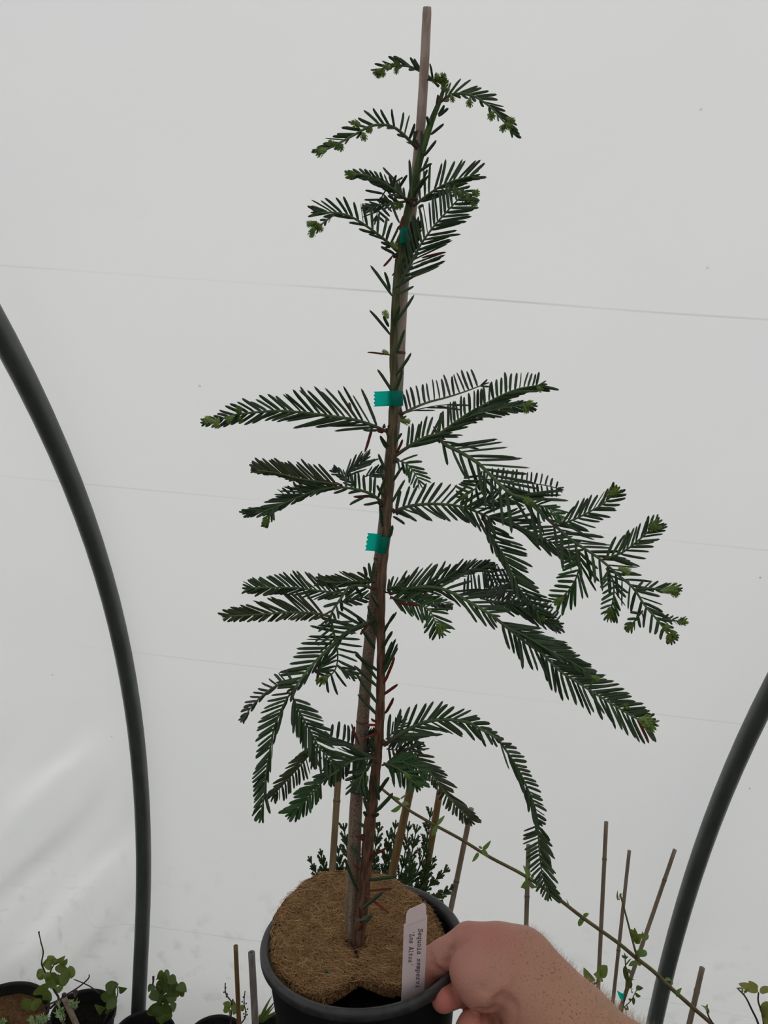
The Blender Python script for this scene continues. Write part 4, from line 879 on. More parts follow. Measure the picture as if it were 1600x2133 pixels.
def groove(pts, depth, wd):
    global f
    pts = [(x, y, skin_z(x, y)) for x, y, _ in pts]
    for a, c in zip(pts[:-1], pts[1:]):
        A, C = H(*a, 0), H(*c, 0); d = cone(np.r_[A[:3], 0], np.r_[C[:3], 0]); f = f + np.float32(depth) * np.exp(-(d / np.float32(wd)) ** 2)
def z5(x, y, z): return (860 + x / 5.3333, 1890 + y / 5.3333, z)
groove([z5(405, 590, .620), z5(430, 480, .622), z5(510, 390, .626), z5(610, 345, .630)], .0022, .003)
groove([z5(760, 1150, .605), z5(860, 1165, .604), z5(915, 1130, .602), z5(935, 1040, .600), z5(1000, 970, .598)], .0034, .0035)
groove([z5(930, 1290, .598), z5(985, 1180, .597), z5(1050, 1060, .596)], .0026, .0035)
groove([z5(1080, 1000, .594), z5(1130, 1100, .592), z5(1140, 1290, .590)], .0013, .004)
groove([z5(1050, 700, 0), z5(980, 800, 0), z5(960, 900, 0)], .0009, .003)
groove([z5(760, 900, 0), z5(830, 960, 0), z5(900, 950, 0)], .0008, .003)
groove([z5(780, 520, 0), z5(860, 440, 0), z5(960, 420, 0)], .0007, .003)
groove([z5(1180, 760, 0), z5(1100, 880, 0), z5(1080, 960, 0)], .0007, .0035)
groove([z5(180, 500, 0), z5(215, 570, 0), z5(235, 640, 0)], .0008, .003)
groove([z5(410, 300, 0), z5(520, 250, 0), z5(640, 235, 0)], .0007, .003)
groove([z5(650, 270, 0), z5(760, 255, 0), z5(880, 280, 0)], .0007, .003)
groove([z5(780, 1180, .606), z5(785, 1290, .606)], .002, .003)
groove([z5(1060, 1030, .594), z5(985, 1010, .596)], .002, .004)
groove([z5(740, 640, .604), z5(800, 560, .606), z5(900, 500, .608)], .0009, .004)
groove([z5(560, 330, .626), z5(700, 300, .63), z5(830, 330, .63)], .0010, .004)
groove([z5(830, 760, .602), z5(900, 700, .602), z5(960, 600, .604)], .0008, .004)
groove([z5(800, 900, .602), z5(880, 850, .602), z5(930, 760, .602)], .0014, .0045)
groove([z5(240, 640, .640), z5(300, 700, .640), z5(350, 730, .640)], .0018, .003)
groove([z5(320, 520, .636), z5(345, 600, .634), z5(385, 670, .632)], .0009, .003)
def surface_nets(F3, org, step):
    s = F3 < 0; nx, ny, nz = F3.shape
    cs = np.zeros((nx - 1, ny - 1, nz - 1), np.int8)
    for i in (0, 1):
        for j in (0, 1):
            for k in (0, 1): cs += s[i:nx - 1 + i, j:ny - 1 + j, k:nz - 1 + k]
    act = np.argwhere((cs > 0) & (cs < 8)); idx = -np.ones(cs.shape, np.int64); idx[tuple(act.T)] = np.arange(len(act))
    acc = np.zeros((len(act), 3)); cn = np.zeros(len(act)); cor = [(i, j, k) for i in (0, 1) for j in (0, 1) for k in (0, 1)]
    vals = {c: F3[act[:, 0] + c[0], act[:, 1] + c[1], act[:, 2] + c[2]] for c in cor}
    for a in cor:
        for ax in range(3):
            if a[ax] == 0:
                c = list(a); c[ax] = 1; c = tuple(c); va, vc = vals[a], vals[c]; x = (va < 0) != (vc < 0)
                t = np.where(x, va / np.where(x, va - vc, 1), 0); p = np.tile(np.array(a, float), (len(act), 1)); p[:, ax] += t
                acc += p * x[:, None]; cn += x
    V = (act + acc / cn[:, None]) * step + org
    faces = []
    for ax in range(3):
        sl0 = [slice(1, -1)] * 3; sl0[ax] = slice(0, -1); sl1 = [slice(1, -1)] * 3; sl1[ax] = slice(1, None)
        a, c = s[tuple(sl0)], s[tuple(sl1)]; u, v = [(1, 2), (2, 0), (0, 1)][ax]
        for flip, mk in ((False, a & ~c), (True, ~a & c)):
            e = np.argwhere(mk); 
            for q in (1,):
                e0 = e.copy(); 
                for d in range(3):
                    if d != ax: e0[:, d] += 1
                def at_(du, dv):
                    w = e0.copy(); w[:, u] -= du; w[:, v] -= dv; return idx[tuple(w.T)]
                qd = np.stack([at_(0, 0), at_(1, 0), at_(1, 1), at_(0, 1)], 1)
                faces.append(qd[:, ::-1] if flip else qd)
    return V, np.concatenate(faces)
f[0], f[-1], f[:, 0], f[:, -1], f[:, :, 0], f[:, :, -1] = 1, 1, 1, 1, 1, 1
HV, HF = surface_nets(f, lo, STEP)
# signed fields for colouring the skin
def to_px(p):
    q = p - EYE; z = q @ FW; return CX + F_PX * (q @ RT) / z, CY - F_PX * (q @ UP) / z
armdir0, armdir1 = at_z(1010, 1985, .65), at_z(1180, 2110, .62)
tt = ((HV - armdir0) @ (armdir1 - armdir0)) / ((armdir1 - armdir0) @ (armdir1 - armdir0))
arm_w = np.clip(tt * .9 + .1, 0, 1)
dors = nrm(.75 * np.array([0, 0, 1.]) + .55 * RT + .25 * FW)     # hairy, sun-browned side of the arm
c_axis = armdir0 + np.outer(tt, armdir1 - armdir0); side = ((HV - c_axis) @ dors) / .03
freck = np.clip(tt * 1.1 + .35, 0, 1) * np.clip(.75 + side * .9, 0, 1)
redw = np.zeros(len(HV))
for c, r, s in ((at_z(970, 1935, .64), .014, .3), (at_z(920, 2085, .625), .016, .75), (at_z(948, 2072, .64), .014, .4), (at_z(905, 2020, .66), .008, .7), (at_z(930, 2020, .65), .010, .5), (at_z(990, 2130, .62), .020, .45), (at_z(1040, 1945, .64), .02, .2)):
    redw = np.maximum(redw, s * np.exp(-(np.linalg.norm(HV - c, axis=1) / r) ** 2))
arm_root = HV[np.argmin(((HV - at_z(1560, 2400, .47)) ** 2).sum(1))]
person = empty('person', arm_root, 'bare freckled forearm and hand gripping the black pot rim, thumb over the edge', 'person')
hb = obj('hand', (HV, HF, {'arm': arm_w, 'freckle': freck, 'red': redw}), M_SKIN, person)
sm = hb.modifiers.new('soften', 'SMOOTH'); sm.factor = .5; sm.iterations = 2
# arm hair
fn = np.cross(HV[HF[:, 1]] - HV[HF[:, 0]], HV[HF[:, 2]] - HV[HF[:, 0]]); fn /= np.linalg.norm(fn, axis=1)[:, None] + 1e-12
fc = HV[HF].mean(1); px, py = to_px(fc)
tf_ = ((fc - armdir0) @ (armdir1 - armdir0)) / ((armdir1 - armdir0) @ (armdir1 - armdir0))
hs = ((fc - armdir0 - np.outer(tf_, armdir1 - armdir0)) @ dors)
ok = np.where((hs > .014) & (fn @ dors > .25) & (tf_ > .25) & (px < 1420) & (py < 2230))[0]
gs = []; adir = nrm(armdir1 - armdir0)
for i in rng.choice(ok, min(1900, len(ok)), replace=False):
    n = fn[i]; p = fc[i]; L = rng.uniform(.004, .013) * min(1, .3 + tf_[i] * .5)
    d0 = nrm(n * .75 + rng.normal(0, .3, 3) - adir * .2); d1 = nrm(d0 + rng.normal(0, .45, 3) + np.array([0, 0, -.2])); s = nrm(np.cross(d0, EYE - p)) * .000055
    a, c, e_ = p - d0 * .0004, p + d0 * L * .5, p + d0 * L * .5 + d1 * L * .5; q = np.cross(d0, s)
    gs.append(([a + s, a - s, a + q, c + s * .8, c - s * .8, c + q * .8, e_], [(0, 3, 5, 2), (2, 5, 4, 1), (1, 4, 3, 0), (3, 6, 5), (5, 6, 4), (4, 6, 3)]))
ah = obj('arm_hair', merge(gs), M_HAIR, person); ah['kind'] = 'stuff'

# ------------------------------------------------------------------ background pots
def nursery_pot(x, y, r, label, soil, hgt=.2, group='nursery pots along the foot of the film', back=True, xy=None):
    if xy is None:
        p = at_h(x, y, hgt); c = np.array([p[0], p[1] - r, 0.0])
    else: c = np.array([xy[0], xy[1], 0.0])
    root = empty('nursery_pot', c, label, 'pot', group)
    pr = [(0, 0), (r * .76, 0), (r * .77, .002), (r * .955, hgt - .014), (r * .965, hgt - .011), (r * .995, hgt - .010), (r, hgt - .007), (r, hgt - .002), (r * .985, hgt), (r * .955, hgt - .001), (r * .94, hgt - .008), (r * .75, .006), (0, .006)]
    obj('pot_body', lathe(pr, 56, c), M_POT_OLD, root)
    V, Fc = [], []; na, nr = 36, 7; ps = rng.uniform(0, 9)
    for i in range(nr + 1):
        for k in range(na):
            q = r * .915 * i / nr; th = 2 * math.pi * k / na
            V.append(c + np.array([q * math.cos(th), q * math.sin(th), hgt - .028 + .003 * math.sin(q * 90 + ps) * math.cos(3 * th) + rng.normal(0, .0012)]))
    for i in range(nr):
        for k in range(na): Fc.append((i * na + k, i * na + (k + 1) % na, (i + 1) * na + (k + 1) % na, (i + 1) * na + k))
    s = obj('soil', (V, Fc), soil, root); s['kind'] = 'stuff'
    return c
p1 = nursery_pot(60, 2044, .092, 'wide black pot topped with brown coir, under the twiggy round-leaved plant', M_SOIL_BROWN)
p2 = nursery_pot(205, 2059, .071, 'black pot of dark soil between the brown-topped pot and the left hoop', M_SOIL)
p3 = nursery_pot(326, 2104, .068, 'black pot just right of the left hoop under the bushiest leafy plant', M_SOIL, .195)
p4 = nursery_pot(470, 2113, .066, 'black pot under the bare-twigged seedling beside two canes', M_SOIL, .19)
p0 = nursery_pot(-52, 2024, .050, 'dark pot cut off by the lower left edge, only its rim in view', M_SOIL_BROWN)

def leaf(base, tip, wid, fold=.25, curl=.15, up=None):
    d = tip - base; L = np.linalg.norm(d); d = d / L
    v = nrm(EYE - base) if up is None else nrm(up); s = nrm(np.cross(v, d)); n = np.cross(d, s)
    V = []; Fc = []; ts = [0, .05, .15, .3, .5, .7, .86, .95, 1]; ws = [.1, .5, .85, 1, .97, .76, .46, .2, 0]
    for t, w_ in zip(ts, ws):
        c = base + d * L * t + n * L * curl * math.sin(t * 2.6) - n * L * curl * .9 * t * t
        V += [c + s * w_ * wid / 2 + n * fold * w_ * wid / 2, c, c - s * w_ * wid / 2 + n * fold * w_ * wid / 2]
    for i in range(len(ts) - 1):
        a = i * 3; Fc += [(a, a + 3, a + 4, a + 1), (a + 1, a + 4, a + 5, a + 2)]
    return V, Fc, {'tint': [0] * len(V)}
def leaves_px(root, lst, wy, mat, name='leaf', jit=.015):
    for (x0, y0, x1, y1, w) in lst:
        z0 = wy + rng.normal(0, jit); z1 = z0 + rng.normal(0, .012)
        a, c = at(x0, y0, z0), at(x1, y1, z1); zc_ = (a - EYE) @ FW
        up = nrm(EYE - a) + rng.normal(0, .24, 3)
        o = obj(name, leaf(a, c, (1.18 if mat is not M_LEAF_LIGHT else .95) * w * zc_ / F_PX, rng.uniform(.1, .35), rng.uniform(.0, .3), up), mat, root)
def stem_px(root, pts, wy, r0, r1, mat, name='stem', dz=0, wy1=None):
    n = len(pts); W = [at(x, y, wy + (0 if wy1 is None else (wy1 - wy) * i / (n - 1))) for i, (x, y) in enumerate(pts)]
    P = smooth_path(W, 5); z = (P[0] - EYE) @ FW
    return obj(name, tube(P, np.linspace(r0, r1, len(P)) * z / F_PX / 2, 7), mat, root)
def z53(lst, sc=5.3333, ox=0, oy=1920): return [tuple(v / sc + (ox if i % 2 == 0 else oy) if i < 4 else v / sc for i, v in enumerate(t)) for t in lst]
def zp(pts, sc, ox, oy): return [(ox + x / sc, oy + y / sc) for x, y in pts]
# plant 1: round leaves on a twig
W1 = p1[1] + .02
s1 = np.array([at(108, 2098, W1)[0], W1, .172])
q1 = empty('young_shrub', s1, 'young shrub with round green leaves and a tall bare dark twig, in the brown-topped pot', 'shrub', None)
stem_px(q1, zp([(432, 125), (455, 230), (480, 340), (462, 460), (490, 540), (530, 640), (600, 760), (650, 860), (560, 960)], 5.3333, 0, 1920), W1, 2.2, 5, M_TWIG)
stem_px(q1, zp([(432, 112), (433, 132)], 5.3333, 0, 1920), W1, 3.6, 3, M_TWIG, 'bud')
stem_px(q1, zp([(990, 590), (985, 625), (920, 690), (830, 755), (740, 810), (650, 870), (500, 940), (400, 1000)], 5.3333, 0, 1920), W1 - .02, 2.5, 4, M_TWIG, 'twig')
stem_px(q1, zp([(530, 640), (560, 560), (600, 480), (690, 430)], 5.3333, 0, 1920), W1, 3.5, 2, M_TWIG, 'twig')
leaves_px(q1, z53([(575, 470, 495, 500, 90), (560, 440, 600, 380, 95), (500, 500, 545, 395, 60), (590, 480, 615, 400, 80), (640, 430, 720, 385, 60), (650, 460, 745, 420, 90), (700, 470, 680, 580, 120), (640, 560, 735, 490, 100), (660, 600, 780, 640, 130), (700, 590, 650, 715, 130), (600, 640, 530, 720, 130), (600, 630, 630, 720, 130), (480, 560, 420, 640, 85), (490, 550, 405, 590, 70), (520, 680, 370, 820, 110), (560, 600, 580, 680, 90), (640, 720, 660, 790, 90), (540, 760, 540, 880, 90), (480, 740, 490, 820, 80), (340, 860, 260, 990, 120), (360, 880, 430, 950, 110), (330, 900, 340, 960, 100), (770, 490, 800, 640, 60), (740, 520, 830, 600, 70), (600, 560, 570, 640, 80), (520, 560, 540, 650, 70)]), W1, M_LEAF)
leaves_px(q1, z53([(830, 750, 835, 850, 45)]), W1 - .02, M_TWIG, 'dry_leaf')
# plant 2
W2 = p2[1]
q2 = empty('seedling', (at(222, 2120, W2)[0], W2, .172), 'small seedling with a few notched green leaves, in the dark pot touching the left hoop', 'seedling')
stem_px(q2, zp([(1290, 700), (1310, 770), (1290, 860), (1240, 960), (1180, 1060), (1150, 1130)], 5.3333, 0, 1920), W2, 2, 3.5, M_TWIG)
stem_px(q2, zp([(820, 640), (920, 680), (1010, 725), (1110, 800)], 5.3333, 0, 1920), W2 + .03, 2, 2.5, M_TWIG, 'twig')
leaves_px(q2, z53([(1280, 740, 1170, 700, 110), (1260, 760, 1220, 670, 100), (1290, 800, 1105, 840, 100), (1280, 790, 1180, 780, 90), (1320, 740, 1405, 745, 70), (1290, 740, 1250, 700, 80), (1300, 870, 1170, 960, 90), (1290, 880, 1165, 1030, 60), (1150, 990, 1060, 930, 70), (1300, 850, 1240, 880, 70)]), W2, M_LEAF_DARK)
# plant 3
W3 = p3[1]
q3 = empty('leafy_seedling', (at(335, 2128, W3)[0], W3, .168), 'bushy seedling with broad pointed green leaves, just right of the left hoop', 'seedling')
stem_px(q3, zp([(250, 260), (240, 400), (235, 540), (240, 700), (240, 800)], 5.161, 290, 1980), W3, 2.5, 4, M_TWIG)
stem_px(q3, zp([(152, 280), (152, 330), (150, 370), (200, 420)], 5.161, 290, 1980), W3, 5, 2, M_TWIG, 'twig')
leaves_px(q3, z53([(270, 250, 190, 300, 90), (260, 250, 330, 290, 90), (240, 300, 270, 240, 110), (310, 290, 395, 350, 100), (340, 310, 390, 400, 70), (290, 330, 200, 470, 120), (290, 320, 240, 480, 110), (320, 340, 360, 460, 120), (360, 400, 420, 500, 110), (400, 380, 510, 440, 90), (430, 420, 480, 495, 50), (150, 380, 90, 430, 60), (180, 400, 120, 440, 60), (210, 470, 100, 500, 90), (200, 480, 140, 540, 90), (240, 470, 250, 570, 110), (330, 450, 300, 580, 140), (360, 480, 340, 570, 100), (220, 540, 120, 650, 110), (210, 560, 90, 700, 100), (220, 590, 170, 720, 110), (280, 560, 320, 690, 110), (350, 560, 370, 660, 60), (250, 640, 270, 790, 130), (260, 650, 210, 780, 100)], 5.161, 290, 1980), W3, M_LEAF_DARK)
o = obj('grey_tag', (lambda a: ([a + np.array(q) for q in ((0, 0, 0), (.012, .004, 0), (.06, .0, .07), (.048, -.004, .07), (0, .001, 0), (.012, .005, 0), (.06, .001, .07), (.048, -.003, .07))], [(0, 1, 2, 3), (7, 6, 5, 4), (0, 4, 5, 1), (1, 5, 6, 2), (2, 6, 7, 3), (3, 7, 4, 0)]))(np.array([at(362, 2160, W3 - .03)[0], W3 - .03, .150])), M_GREY_TAG, loc=at(362, 2150, W3 - .03), smooth=False)
tag(o, 'plain grey plant label leaning in the pot right of the left hoop', 'label')
# plant 4
W4 = p4[1]
q4 = empty('bare_seedling', (at(474, 2135, W4)[0], W4, .165), 'seedling of bare reddish twigs with a few small leaves, next to the thin upright cane', 'seedling')
stem_px(q4, zp([(926, 350), (925, 430), (945, 490), (990, 550), (1000, 620), (985, 720), (985, 810)], 5.161, 290, 1980), W4, 2.5, 3.5, M_TWIG)
stem_px(q4, zp([(1138, 435), (1130, 510), (1130, 590), (1145, 650), (1135, 730), (1060, 820)], 5.161, 290, 1980), W4 - .01, 2, 3, M_TWIG, 'twig')
bd = []
for x, y in ((912, 448), (930, 400), (948, 470), (938, 495), (995, 545), (1005, 530), (1108, 550), (1120, 500), (1150, 570), (1128, 560), (1165, 630), (1150, 660), (1125, 680), (1160, 690), (1130, 710), (1115, 640)):
    a, c = zp([(x - 8, y + 6), (x + 8, y - 6)], 5.161, 290, 1980); bd.append(tube([at(*a, W4 - .01), (at(*a, W4 - .01) + at(*c, W4 - .01)) / 2, at(*c, W4 - .01)], [.0006, .0020, .0004], 5))
for g_ in bd: obj('bud', g_, M_TWIG, q4)
leaves_px(q4, z53([(985, 580, 900, 570, 50), (970, 590, 920, 640, 60), (980, 580, 1040, 590, 70), (990, 600, 1060, 640, 50), (960, 620, 905, 660, 50), (1080, 600, 1130, 640, 50), (960, 650, 970, 700, 50), (1030, 640, 1010, 690, 40)], 5.161, 290, 1980), W4, M_LEAF)
# grass-like blades behind the main pot
p5 = nursery_pot(592, 2112, .07, 'pot with ochre coir top partly behind the held pot, lower left of it', M_SOIL_BROWN, .19)
W5 = p5[1] + .03
q5 = empty('strappy_plant', (at(560, 2130, W5)[0], W5, .165), 'strappy plant with narrow dark blades, between weathered cane and held pot', 'plant')
leaves_px(q5, z53([(1290, 780, 1425, 485, 28), (1300, 760, 1370, 600, 24), (1290, 770, 1465, 540, 26), (1310, 770, 1500, 640, 30), (1285, 760, 1300, 680, 20), (1300, 770, 1450, 600, 24), (1290, 775, 1390, 560, 20)], 5.161, 290, 1980), W5, M_LEAF_DARK, 'blade')
# silvery conifer tips and snapped cane in the lower left corner
W6 = 1.33
p6 = nursery_pot(0, 0, .055, 'pot hidden under the silvery conifer seedling at the lower left', M_SOIL, .16, xy=(at(150, 2250, W6)[0], W6))
q6 = empty('silver_conifer', (at(160, 2200, W6)[0], W6, .13), 'conifer seedling with soft silvery green needle tips around a cut stem, lower left corner', 'seedling')
tips = [((700, 1060), (660, 910), 110), ((800, 1000), (850, 900), 110), ((690, 1100), (630, 1010), 100), ((800, 960), (790, 890), 90), ((460, 1140), (520, 1060), 100), ((400, 1140), (340, 1080), 90), ((500, 1130), (470, 1060), 90), ((700, 1130), (690, 1010), 90), ((430, 1160), (420, 1070), 80), ((0, 1150), (40, 1100), 80)]
for (a, c, l) in tips:
    a, c = zp([a, c], 5.3333, 0, 1920); g6 = []
    A, C = at(*a, W6), at(*c, W6 + rng.normal(0, .02)); d = nrm(C - A); LL = np.linalg.norm(C - A)
    for k in range(46):
        t = rng.uniform(0, 1); ph = rng.uniform(0, 2 * math.pi); e1 = nrm(np.cross(d, [.3, 1, .2])); e2 = np.cross(d, e1)
        dd = nrm(d * .8 + math.cos(ph) * e1 * .75 + math.sin(ph) * e2 * .75); b0 = A + d * LL * t
        l_ = .009 * rng.uniform(.8, 1.2); s = nrm(np.cross(dd, EYE - b0)) * .0007
        g6.append(([b0 - s * .6, b0 + s * .6, b0 + dd * l_ * .6 + s, b0 + dd * l_ * .6 - s, b0 + dd * l_, b0 + dd * l_ * .5 + np.cross(dd, s) * .8], [(0, 1, 2, 5), (3, 0, 5), (3, 5, 4), (5, 2, 4)], {'tint': [rng.uniform()] * 6}))
    sh = obj('shoot', tube([A - d * .02, A, C], [.0012, .001, .0005], 5), M_TWIG_OLIVE, q6)
    tf2 = obj('needle_tuft', merge(g6), M_LEAF_SILVER, sh, smooth=False); tf2['kind'] = 'stuff'
stem_px(q6, zp([(712, 850), (760, 960), (810, 1060), (860, 1180), (900, 1300), (960, 1500)], 5.3333, 0, 1920), W6 - .015, 11, 13, M_CANE_GREY, 'cut_stem')
stem_px(q6, zp([(712, 800), (712, 840), (714, 870)], 5.3333, 0, 1920), W6 - .01, 9, 11, M_TWIG, 'bud')

# ------------------------------------------------------------------ background canes
CANE_POTS = []
def cane(top, bot, wy, wpx, mat, label, nodes=(), hollow=0.0, bend=0, wfac=1.0, dark=True):
    A = at(*top, wy); Bp = at(*bot, wy); d = Bp - A; Bf = A + d * ((A[2] - .10) / -d[2]) if d[2] < 0 else Bp
    n = 40; z = (A - EYE) @ FW; r = wpx * z / F_PX / 2
    P = np.array([A + (Bf - A) * t for t in np.linspace(0, 1, n)]); L = np.linalg.norm(Bf - A); s = np.linspace(0, L, n)
    rr = r * (1 + .12 * np.linspace(0, 1, n)); pts = []
    root = empty('bamboo_cane', Bf, label, 'cane', 'bamboo canes behind the sapling')
    sn = []
    for (nx_, ny_) in nodes:
        q = at(nx_, ny_, wy); sn.append(float(np.clip((q - A) @ (Bf - A) / L, 0, L)))
    # dense stations at nodes
    S = sorted(set(np.round(np.r_[s, [v + o_ for v in sn for o_ in (-.006, -.003, 0, .003, .006)]], 5))); S = np.clip(np.array(S), 0, L)
    rad = np.interp(S, s, rr)
    for v in sn: rad *= 1 + .16 * np.exp(-((S - v) / .003) ** 2)
    PP = np.array([A + (Bf - A) * (v / L) for v in S])
    obj('cane_shaft', tube(PP, rad, 12, hollow=hollow), mat, root)
    if dark:
        for v in sn:
            c = A + (Bf - A) * (v / L); dd = nrm(Bf - A); rv = float(np.interp(v, s, rr))
            obj('node_ring', tube([c - dd * .0035, c - dd * .0022, c - dd * .001], [rv * 1.04, rv * 1.12, rv * 1.10], 12, cap=False), M_NODE_DARK, root)
    CANE_POTS.append((Bf, r)); return root
cane((706, 1600), (692, 1815), 1.20, 14, M_CANE_TAN, 'tan bamboo cane with a raised joint, just left of the thick stake', nodes=[(703, 1669)])
cane((860, 1620), (822, 1795), 1.17, 17, M_CANE_OCHRE, 'thick ochre bamboo cane rising through the scale-leaved bush', nodes=[])
cane((917, 1646), (884, 1840), 1.25, 14, M_CANE_OCHRE, 'ochre-brown cane just right of the thick ochre one, with a dark cut top', nodes=[(905, 1706)], dark=False)
cane((982, 1684), (942, 1880), 1.30, 11, M_CANE_GREY, 'slanted grey-brown cane whose top meets the drooping spray tip', nodes=[(955, 1838)])
cane((1101, 1760), (1096, 1935), 1.40, 9.5, M_CANE_GREY, 'thin cane behind the longest hanging spray, above the wrist', nodes=[(1098, 1868)])
cane((1263, 1712), (1246, 2060), 1.42, 8.5, M_CANE_GREY, 'tallest thin cane right of the sapling, nearly upright', nodes=[(1259, 1790)])
cane((1311, 1772), (1277, 2085), 1.45, 7.5, M_CANE_GREY, 'thin cane between the tallest right cane and the most slanted one', nodes=[(1288, 1980)])
cane((1406, 1770), (1296, 2090), 1.40, 8, M_CANE_GREY, 'most slanted thin cane, leaning right towards the right hoop', nodes=[(1384, 1834)])
cane((1463, 2016), (1436, 2133), 1.32, 11, M_CANE_GREY, 'short cane right of the right hoop, crossed by the long shoot', nodes=[(1450, 2064)], dark=False)
cane((491, 1970), (498, 2133), 1.36, 9.5, M_CANE_OCHRE, 'thin brown cane standing left of the hollow weathered cane', nodes=[], hollow=.5)
cane((524, 1984), (532, 2133), 1.30, 14.5, M_CANE_WEATHERED, 'hollow weathered grey cane close to the left of the held pot', nodes=[], hollow=.5)

# ------------------------------------------------------------------ scale-leaved bush behind the pot
WJ = 1.22
jb = empty('juniper_bush', (at(800, 1950, WJ)[0], WJ, .17), 'dark scale-leaved conifer bush standing behind the held pot', 'bush')
def frond(pts, wy, wy1, wid, n_side=10, key=0):
    """a flat spray: axis with side shoots that fork again, all clothed in scale-like bumps"""
    P = smooth_path([at(x, y, wy + (wy1 - wy) * i / (len(pts) - 1)) for i, (x, y) in enumerate(pts)], 8); n = len(P); gs = []
    z = (P[0] - EYE) @ FW; px = z / F_PX
    def shoot(a, c, r0, r1):
        m_ = max(4, int(np.linalg.norm(c - a) / (2.6 * px))); Q = np.array([a + (c - a) * t for t in np.linspace(0, 1, m_)])
        rr = np.linspace(r0, r1, m_) * (1 + .2 * (np.arange(m_) % 2)); return tube(Q, rr * px / 2, 5)
    gs.append(tube(P, np.linspace(4, 2.5, n) * px / 2, 6))
    for k in range(n_side):
        t = (k + .8) / (n_side + .3); i = min(int(t * (n - 1)), n - 2); b0 = P[i]; d = nrm(P[i + 1] - P[i]); v = nrm(EYE - b0)
        for sd in (-1, 1):
            s = np.cross(v, d) * sd; L = wid * px * (1.35 - .75 * t) * rng.uniform(.7, 1.15)
            dd = nrm(d * 1.0 + s * .48 + v * rng.normal(0, .22)); tip = b0 + dd * L
            gs.append(shoot(b0, tip, 3.3, 2.8))
            for j in range(3):
                f_ = .28 + .22 * j; b1 = b0 + dd * L * f_
                for s3 in (-1, 1):
                    d3 = nrm(dd + np.cross(v, dd) * s3 * .45 + v * rng.normal(0, .25)); gs.append(shoot(b1, b1 + d3 * L * .26 * rng.uniform(.7, 1.4), 2.8, 2.2))
    gs.append(shoot(P[-2], P[-1] + nrm(P[-1] - P[-2]) * 8 * px, 3.4, 2.8))
    V, Fc, A = merge(gs); A = {'tint': np.repeat(rng.uniform(0, 1, len(V) // 5 + 1), 5)[:len(V)]}
    ax = obj('spray', (V, Fc, A), M_JUNIPER, jb); return ax
for pts, w_, a, c_ in (
    ([(700, 1880), (670, 1840), (645, 1790)], 24, 1.20, 1.17), ([(700, 1870), (680, 1830), (668, 1775)], 26, 1.22, 1.2), ([(735, 1870), (728, 1800), (716, 1722)], 30, 1.22, 1.2),
    ([(720, 1880), (712, 1830), (704, 1770)], 26, 1.24, 1.25), ([(760, 1880), (775, 1800), (790, 1725)], 32, 1.24, 1.26), ([(775, 1890), (800, 1810), (812, 1740)], 32, 1.2, 1.18),
    ([(790, 1890), (815, 1800), (824, 1716)], 30, 1.26, 1.28), ([(800, 1890), (835, 1820), (852, 1718)], 30, 1.2, 1.18), ([(820, 1890), (850, 1810), (868, 1725)], 30, 1.24, 1.26),
    ([(830, 1890), (880, 1790), (898, 1690)], 30, 1.25, 1.28), ([(840, 1895), (882, 1830), (890, 1745)], 26, 1.22, 1.2), ([(850, 1895), (890, 1850), (930, 1812)], 26, 1.2, 1.17),
    ([(850, 1890), (880, 1840), (905, 1790)], 22, 1.24, 1.24), ([(870, 1880), (905, 1872), (942, 1850)], 26, 1.18, 1.15), ([(760, 1890), (750, 1830), (742, 1760)], 28, 1.26, 1.28),
    ([(805, 1895), (840, 1850), (862, 1800)], 34, 1.19, 1.17), ([(790, 1900), (800, 1850), (820, 1790)], 34, 1.21, 1.2), ([(770, 1900), (770, 1850), (780, 1790)], 34, 1.2, 1.2)):
    frond(pts, a, c_, w_)
for pts in ([(800, 1980), (810, 1930), (830, 1880)], [(800, 1980), (780, 1930), (760, 1880)], [(800, 1980), (740, 1920), (705, 1880)], [(805, 1975), (850, 1920), (872, 1882)]):
    obj('stem', tube(smooth_path([at(x, y, WJ) for x, y in pts], 6), .0028, 7), M_TWIG, jb)
g0 = at(800, 1975, WJ); obj('stem', tube(smooth_path([g0, g0 * .5 + np.array([g0[0], WJ, .16]) * .5, np.array([g0[0], WJ, .16])], 5), np.linspace(.004, .006, 11), 8), M_TWIG, jb)

# ------------------------------------------------------------------ the long leafy shoot crossing the canes
WS = 1.10
SH = [(780, 1630), (810, 1655), (850, 1686), (905, 1718), (960, 1748), (1020, 1785), (1090, 1822), (1150, 1862), (1215, 1912), (1285, 1962), (1325, 1995), (1360, 2022), (1400, 2060), (1445, 2100), (1490, 2140), (1560, 2215)]
shoot_root = empty('leafy_shoot', at(1560, 2215, 1.22), 'long olive-brown shoot with paired young leaves, running diagonally across the canes', 'shoot')
Q = smooth_path([at(x, y, WS + .12 * i / (len(SH) - 1)) for i, (x, y) in enumerate(SH)], 6)
gnd = np.array([Q[-1][0] + .10, 1.26, .175]); Q = np.vstack([Q, smooth_path([Q[-1], Q[-1] + (gnd - Q[-1]) * .5 + np.array([.03, 0, .04]), gnd], 6)[1:]])
z0 = (Q[0] - EYE) @ FW
obj('stem', tube(Q, np.interp(np.linspace(0, 1, len(Q)), [0, .7, 1], [5.5, 9, 10]) * z0 / F_PX / 2, 9), M_TWIG_OLIVE, shoot_root)
stem_px(shoot_root, [(1292, 1862), (1305, 1910), (1318, 1960), (1328, 1996)], 1.175, 3.2, 5, M_TWIG_OLIVE, 'side_shoot')
def zz32(l, ox, oy): return z53(l, 3.2, ox, oy)
